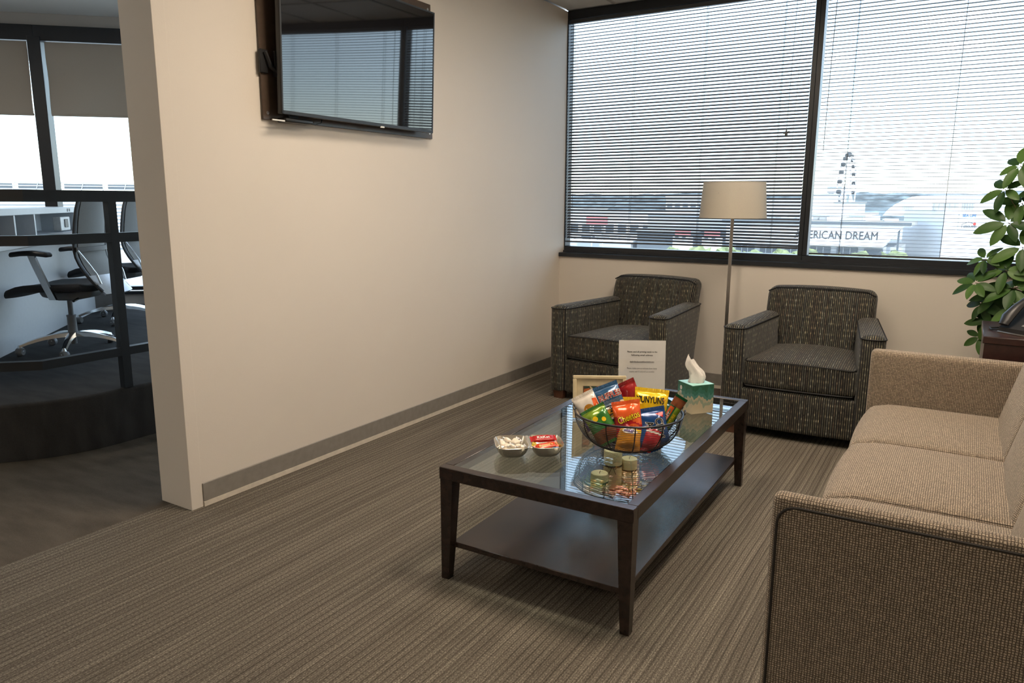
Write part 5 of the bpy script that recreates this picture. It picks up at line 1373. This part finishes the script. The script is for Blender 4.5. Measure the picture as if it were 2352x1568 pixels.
mobj('sign_lettering', xf(sgn, T(-9.3, -0.15, 5.6) @ RX(math.pi / 2) @ Matrix.Diagonal((18.2 / wd_, 1, 1, 1)) @ T(-x0_, 0, 0)), 'sign_dark', ml, False)
rnd = random.Random(9)
for k in range(16):
    w_, h_, x_ = rnd.uniform(1, 3.5), rnd.uniform(0.4, 1.3), rnd.uniform(-24, 13)
    mobj('roof_unit', box(x_, x_ + w_, 2 + rnd.uniform(0, 12), 6 + rnd.uniform(8, 12), 8.9, 8.9 + h_), rnd.choice(['roof_grey', 'bldg_white', 'bldg_grey']), ml, False)
# big hall with vaulted roof behind
hb = empty('mall_hall', (-2.6, 205.0, GZO)); tag(hb, 'large pale hall with curved white roof beyond the plant', 'building')
mobj('shaded_wall', loft([[(-9.5, 14, 0), (0, 0, 0), (0, 0, 11.6), (-9.5, 14, 11.6)], [(-9.5, 60, 0), (0.2, 60, 0), (0.2, 60, 11.6), (-9.5, 60, 11.6)]]), 'hall_shaded', hb, False)  # shade on this face is put into its greyer colour
mobj('white_wall', box(0.0, 45, 0.0, 60, 0, 11.7), 'bldg_white', hb, False)
arc = [(-15.5, 9.8), (-14.5, 11.2), (-12.8, 12.8), (-10.8, 14.0), (-8.8, 14.9), (-5, 15.3), (0, 15.4), (20, 15.4), (45, 15.0), (45, 9.8)]
mobj('vault_roof', loft([[(x, 24, z) for x, z in arc], [(x, 90, z) for x, z in arc]]), 'bldg_white', hb, False)
arc2 = [(5, 11.7), (8, 13.2), (11, 14.4), (15, 15.2), (22, 15.6), (40, 15.0), (40, 11.7)]
mobj('second_vault', loft([[(x, 6, z) for x, z in arc2], [(x, 24, z) for x, z in arc2]]), 'bldg_white', hb, False)
for x_, w_, h_ in ((-3.0, 5.5, 1.6), (3.2, 2.6, 1.6), (-9.4, 2.4, 0.9)):
    mobj('roof_unit', [box(x_, x_ + w_, 3, 6, 11.6, 11.6 + h_)] + [box(x_ + w_ * q - 0.12, x_ + w_ * q + 0.12, 2.9, 3.0, 11.6, 11.6 + h_) for q in (0.1, 0.3, 0.5, 0.7, 0.9)], 'roof_grey' if x_ > -9 else 'bldg_grey', hb, False)
b1 = mobj('wall_board', box(3.0, 6.9, -0.15, 0.0, 7.2, 11.1), 'bldg_white', hb, False)
mobj('board_edge', [box(2.9, 3.05, -0.2, 0.0, 7.2, 11.1), box(3.0, 6.9, -0.2, 0.0, 9.25, 9.35), box(3.0, 6.9, -0.2, 0.0, 7.1, 7.2)], 'bldg_grey', b1, False)
mobj('sign_lettering', xf(text_bm('SEA LIFE', 0.95, 0.02, 'CENTER', 0.03), T(5.0, -0.22, 10.4) @ RX(math.pi / 2) @ Matrix.Diagonal((0.80, 1, 1, 1))), 'sign_blue', b1, False)
mobj('sign_lettering', xf(text_bm('LEGOLAND', 0.70, 0.02, 'CENTER', 0.03), T(5.3, -0.22, 7.9) @ RX(math.pi / 2) @ Matrix.Diagonal((0.72, 1, 1, 1))), 'sign_dark', b1, False)
mobj('sign_emblem', [tube([(3.7, -0.2, 7.6), (3.7, -0.2, 8.4), (5.0, -0.2, 8.95), (6.2, -0.2, 8.5)], 0.06, 5)], 'sign_dark', b1, False)
mobj('sign_emblem', xf(lathe([(0.0, 0.0), (0.32, 0.0), (0.32, 0.05), (0, 0.05)], 14), T(6.2, -0.2, 8.5) @ RX(math.pi / 2)), 'sign_red', b1, False)

# observation wheel, seen nearly edge on
fw = empty('observation_wheel', (-37.3, 300.0, GZO), R(87)); tag(fw, 'tall white observation wheel with dark cabins', 'ferris wheel')
RW, CZW = 12.6, 17.0
mobj('wheel_ring', [tube([(RW * q * math.cos(2 * math.pi * i / 48), dy, CZW + RW * q * math.sin(2 * math.pi * i / 48)) for i in range(48)], 0.16, 5, True) for q in (1.0, 0.93) for dy in (-0.9, 0.9)], 'steel_white', fw, False)
for k in range(24):
    a = 2 * math.pi * k / 24
    mobj('spoke', tube([(0, 0, CZW), (RW * math.cos(a), 0, CZW + RW * math.sin(a))], 0.06, 5), 'steel_white', fw, False)
    mobj('cabin', rbox(1.5, 1.6, 1.3, 0.4, 1, ((RW + 0.9) * math.cos(a), 0, CZW + (RW + 0.9) * math.sin(a)), k=2), 'cabin', fw, False)
for s in (-1, 1):
    for t in (-1, 1):
        mobj('support_leg', tube([(0, s * 1.2, CZW), (t * 5.5, s * 5.5, 0)], [0.35, 0.5], 6), 'steel_white', fw, False)
mobj('hub', xf(lathe([(0.0, -1.5), (0.9, -1.5), (0.9, 1.5), (0, 1.5)], 16), T(0, 0, CZW) @ RX(math.pi / 2)), 'steel_white', fw, False)

def block(label, x0, x1, y0, y1, z1, wallm, roofm=None, bands=0):
    b = empty('distant_building', ((x0 + x1) / 2, y0, GZO)); tag(b, label, 'building')
    w_ = (x1 - x0) / 2; h = z1 - GZO
    mobj('walls', box(-w_, w_, 0, y1 - y0, 0, h), wallm, b, False)
    mobj('parapet', box(-w_ - 0.3, w_ + 0.3, -0.3, y1 - y0 + 0.3, h, h + 0.5), roofm or 'roof_grey', b, False)
    for k in range(bands):
        zb = h * (k + 0.35) / (bands + 0.2)
        wn_ = max(2, int(w_ / 2.2))
        for q in range(wn_):
            xq = -w_ + 2 * w_ * (q + 0.2) / wn_
            mobj('window', box(xq, xq + 1.3 * w_ / wn_, -0.12, 0.02, zb, zb + h * 0.35 / (bands + 0.2)), 'bldg_dark', b, False)
    return b
block('white blank hall left of the observation wheel', -44, -37, 262, 280, 3.6, 'bldg_white')
block('low white block at the foot of the observation wheel', -33, -26.3, 245, 262, 1.0, 'bldg_white')
block('far office towers above the white hall', -75, -66, 500, 520, 10.5, 'bldg_grey', None, 3)
block('wide white mall wing behind the lettered front', -40, -20, 215, 235, -2.0, 'bldg_white', 'bldg_white')
block('long grey warehouse seen through the tilted blind', -77, -52, 205, 235, -2.4, 'bldg_grey', 'bldg_white', 1)
block('dark fronted low building below the grey warehouse', -68, -56, 175, 190, -6.2, 'bldg_dark', 'bldg_grey')
block('pale long building near the television wall side', -130, -84, 240, 270, -2.6, 'bldg_white', 'bldg_grey', 1)
block('white flat building behind the lamp shade', -66, -46, 284, 310, 2.2, 'bldg_white', 'bldg_white', 1)
block('grey distant block on the left horizon', -150, -122, 420, 450, 3.8, 'bldg_grey', 'bldg_white', 2)
rc = empty('red_container', (-77.0, 170, GZO)); tag(rc, 'bright red billboard panel seen through the tilted blind', 'billboard')
mobj('panel', box(-2.8, 2.8, 0, 0.6, 7.3, 9.8), 'red_box', rc, False); mobj('frame', [box(-2.9, 2.9, 0.6, 0.9, 7.2, 9.9)], 'bldg_grey', rc, False)
mobj('post', [tube([(-1.5, 0.7, 0), (-1.5, 0.7, 7.3)], 0.2, 8), tube([(1.5, 0.7, 0), (1.5, 0.7, 7.3)], 0.2, 8)], 'bldg_grey', rc, False)
for k, (x_, lab) in enumerate(((-51.6, 'red delivery trailer in the lot, nearer the television wall'), (-45.0, 'red delivery trailer in the lot, beside the lamp pole'))):
    t_ = empty('trailer', (x_, 160, GZO)); tag(t_, lab, 'trailer', 'red trailers')
    mobj('box_body', box(-1.4, 1.4, 0, 2.4, 5.4 + 0.3, 7.0), 'red_box', t_, False)
    mobj('dock', box(-1.8, 1.8, -0.2, 3, 0, 5.7), 'bldg_white', t_, False)
    mobj('wheel', [xf(lathe([(0.0, 0), (0.4, 0), (0.4, 0.3), (0, 0.3)], 12), T(q, -0.25, 5.7) @ RX(math.pi / 2)) for q in (-0.8, 0.8)], 'bldg_dark', t_, False)
crown = bmesh.new(); bmesh.ops.create_icosphere(crown, subdivisions=3, radius=1.0)
for v in crown.verts: v.co *= 1 + 0.45 * noise.noise(v.co * 2.2) + 0.2 * noise.noise(v.co * 5)
fc = mobj('crown', crown, 'tree', None, False); ft = mobj('trunk', tube([(0, 0, -2.0), (0, 0, 0)], [0.10, 0.06], 6), 'trunk', fc)
spots = [(-40, 'left of the lamp pole'), (-37.2, 'second tree left of the lamp pole'), (-33.8, 'just right of the lamp pole'), (-26.5, 'between the lamp pole and the mullion'), (-23.5, 'below the window, near the mullion'), (-20.5, 'beside the window mullion'), (-14.0, 'in front of the mall entrance, left one'), (-11.5, 'in front of the mall entrance'), (-7.2, 'in front of the mall corner')]
for k, (x_, lab) in enumerate(spots):
    r_ = 1.5 + 0.5 * ((k * 37) % 10) / 10
    tr = empty('street_tree', (x_, 122 + (k % 3) * 6, GZO)); tag(tr, 'small green tree outside, ' + lab, 'tree', 'trees in the lot')
    if k == 0: c_ = fc; c_.parent = tr
    else: c_ = copy_tree(fc, tr)
    c_.scale = (r_ * 1.35, r_, r_ * 0.95); c_.location = (0, 0, 6.6 - 0.95 * r_ - 1.0); c_.rotation_euler = (0, 0, k * 1.3)
    for q in c_.children: q.scale = (1, 1, 1.2)
struct('verge', box(-60, 8, 118, 132, GZO, GZO + 1.0), 'grass_out', 'dry grass verge along the road below the windows', 'verge')
struct('road', box(-300, 60, 60, 84, GZO, GZO + 0.05), 'bldg_grey', 'grey road far below the windows', 'road')
cars = [(-88.5, 'white_trim'), (-84.0, 'bldg_dark'), (-79.8, 'bldg_grey'), (-75.6, 'white_trim')]
for k, (x_, m_) in enumerate(cars):
    c_ = empty('parked_car', (x_, 180, GZO + 3.4)); tag(c_, ['white', 'black', 'grey', 'second white'][k] + ' car on the parking deck seen through the tilted blind', 'car', 'cars on the deck')
    mobj('car_body', [rbox(3.4, 1.7, 0.6, 0.2, 1, (0, 0, 0.55), k=2), rbox(1.9, 1.5, 0.5, 0.2, 1, (0.1, 0, 1.0), k=2)], m_, c_, False)
    mobj('wheel', [xf(lathe([(0.0, 0), (0.32, 0), (0.32, 0.2), (0, 0.2)], 12), T(q, -0.82, 0.32) @ RX(math.pi / 2)) for q in (-1.0, 1.0)], 'bldg_dark', c_, False)
pdk = block('open parking deck under the cars', -92, -70, 176, 200, GZO + 2.9, 'bldg_grey', 'bldg_white')

# stadium beyond the office windows
sd = empty('stadium', (-197, 104, GZO), math.atan2(26, 13.7)); tag(sd, 'pale stadium with louvred facade beyond the office windows', 'stadium')
SW = 70
mobj('bowl_wall', box(-SW, SW, 0, 25, 0, 15.3), 'bldg_grey', sd, False)
for k in range(14):
    mobj('louver', box(-SW, SW, -0.7, 0.0, 0.6 + k * 0.95, 1.1 + k * 0.95), 'bldg_white', sd, False)
mobj('upper_ring', box(-SW, SW, 3, 20, 15.3, 15.6), 'bldg_white', sd, False)
mobj('truss_chord', [tube([(-SW, 2, z), (SW, 2, z)], 0.16, 5) for z in (15.8, 16.6, 17.5)] , 'bldg_grey', sd, False)
mobj('truss_band', [box(-SW + 10 * q + 0.6, -SW + 10 * q + 9.4, 2.2, 2.6, 15.9, 17.2) for q in range(14)], 'bldg_dark', sd, False)
for q in range(29):
    x_ = -SW + 5 * q
    mobj('truss_post', tube([(x_, 1.6, 13.6), (x_ - 0.8, 1.9, 15.0), (x_, 1.9, 17.6)], 0.13, 5), 'roof_grey', sd, False)
bpy.context.view_layer.update()
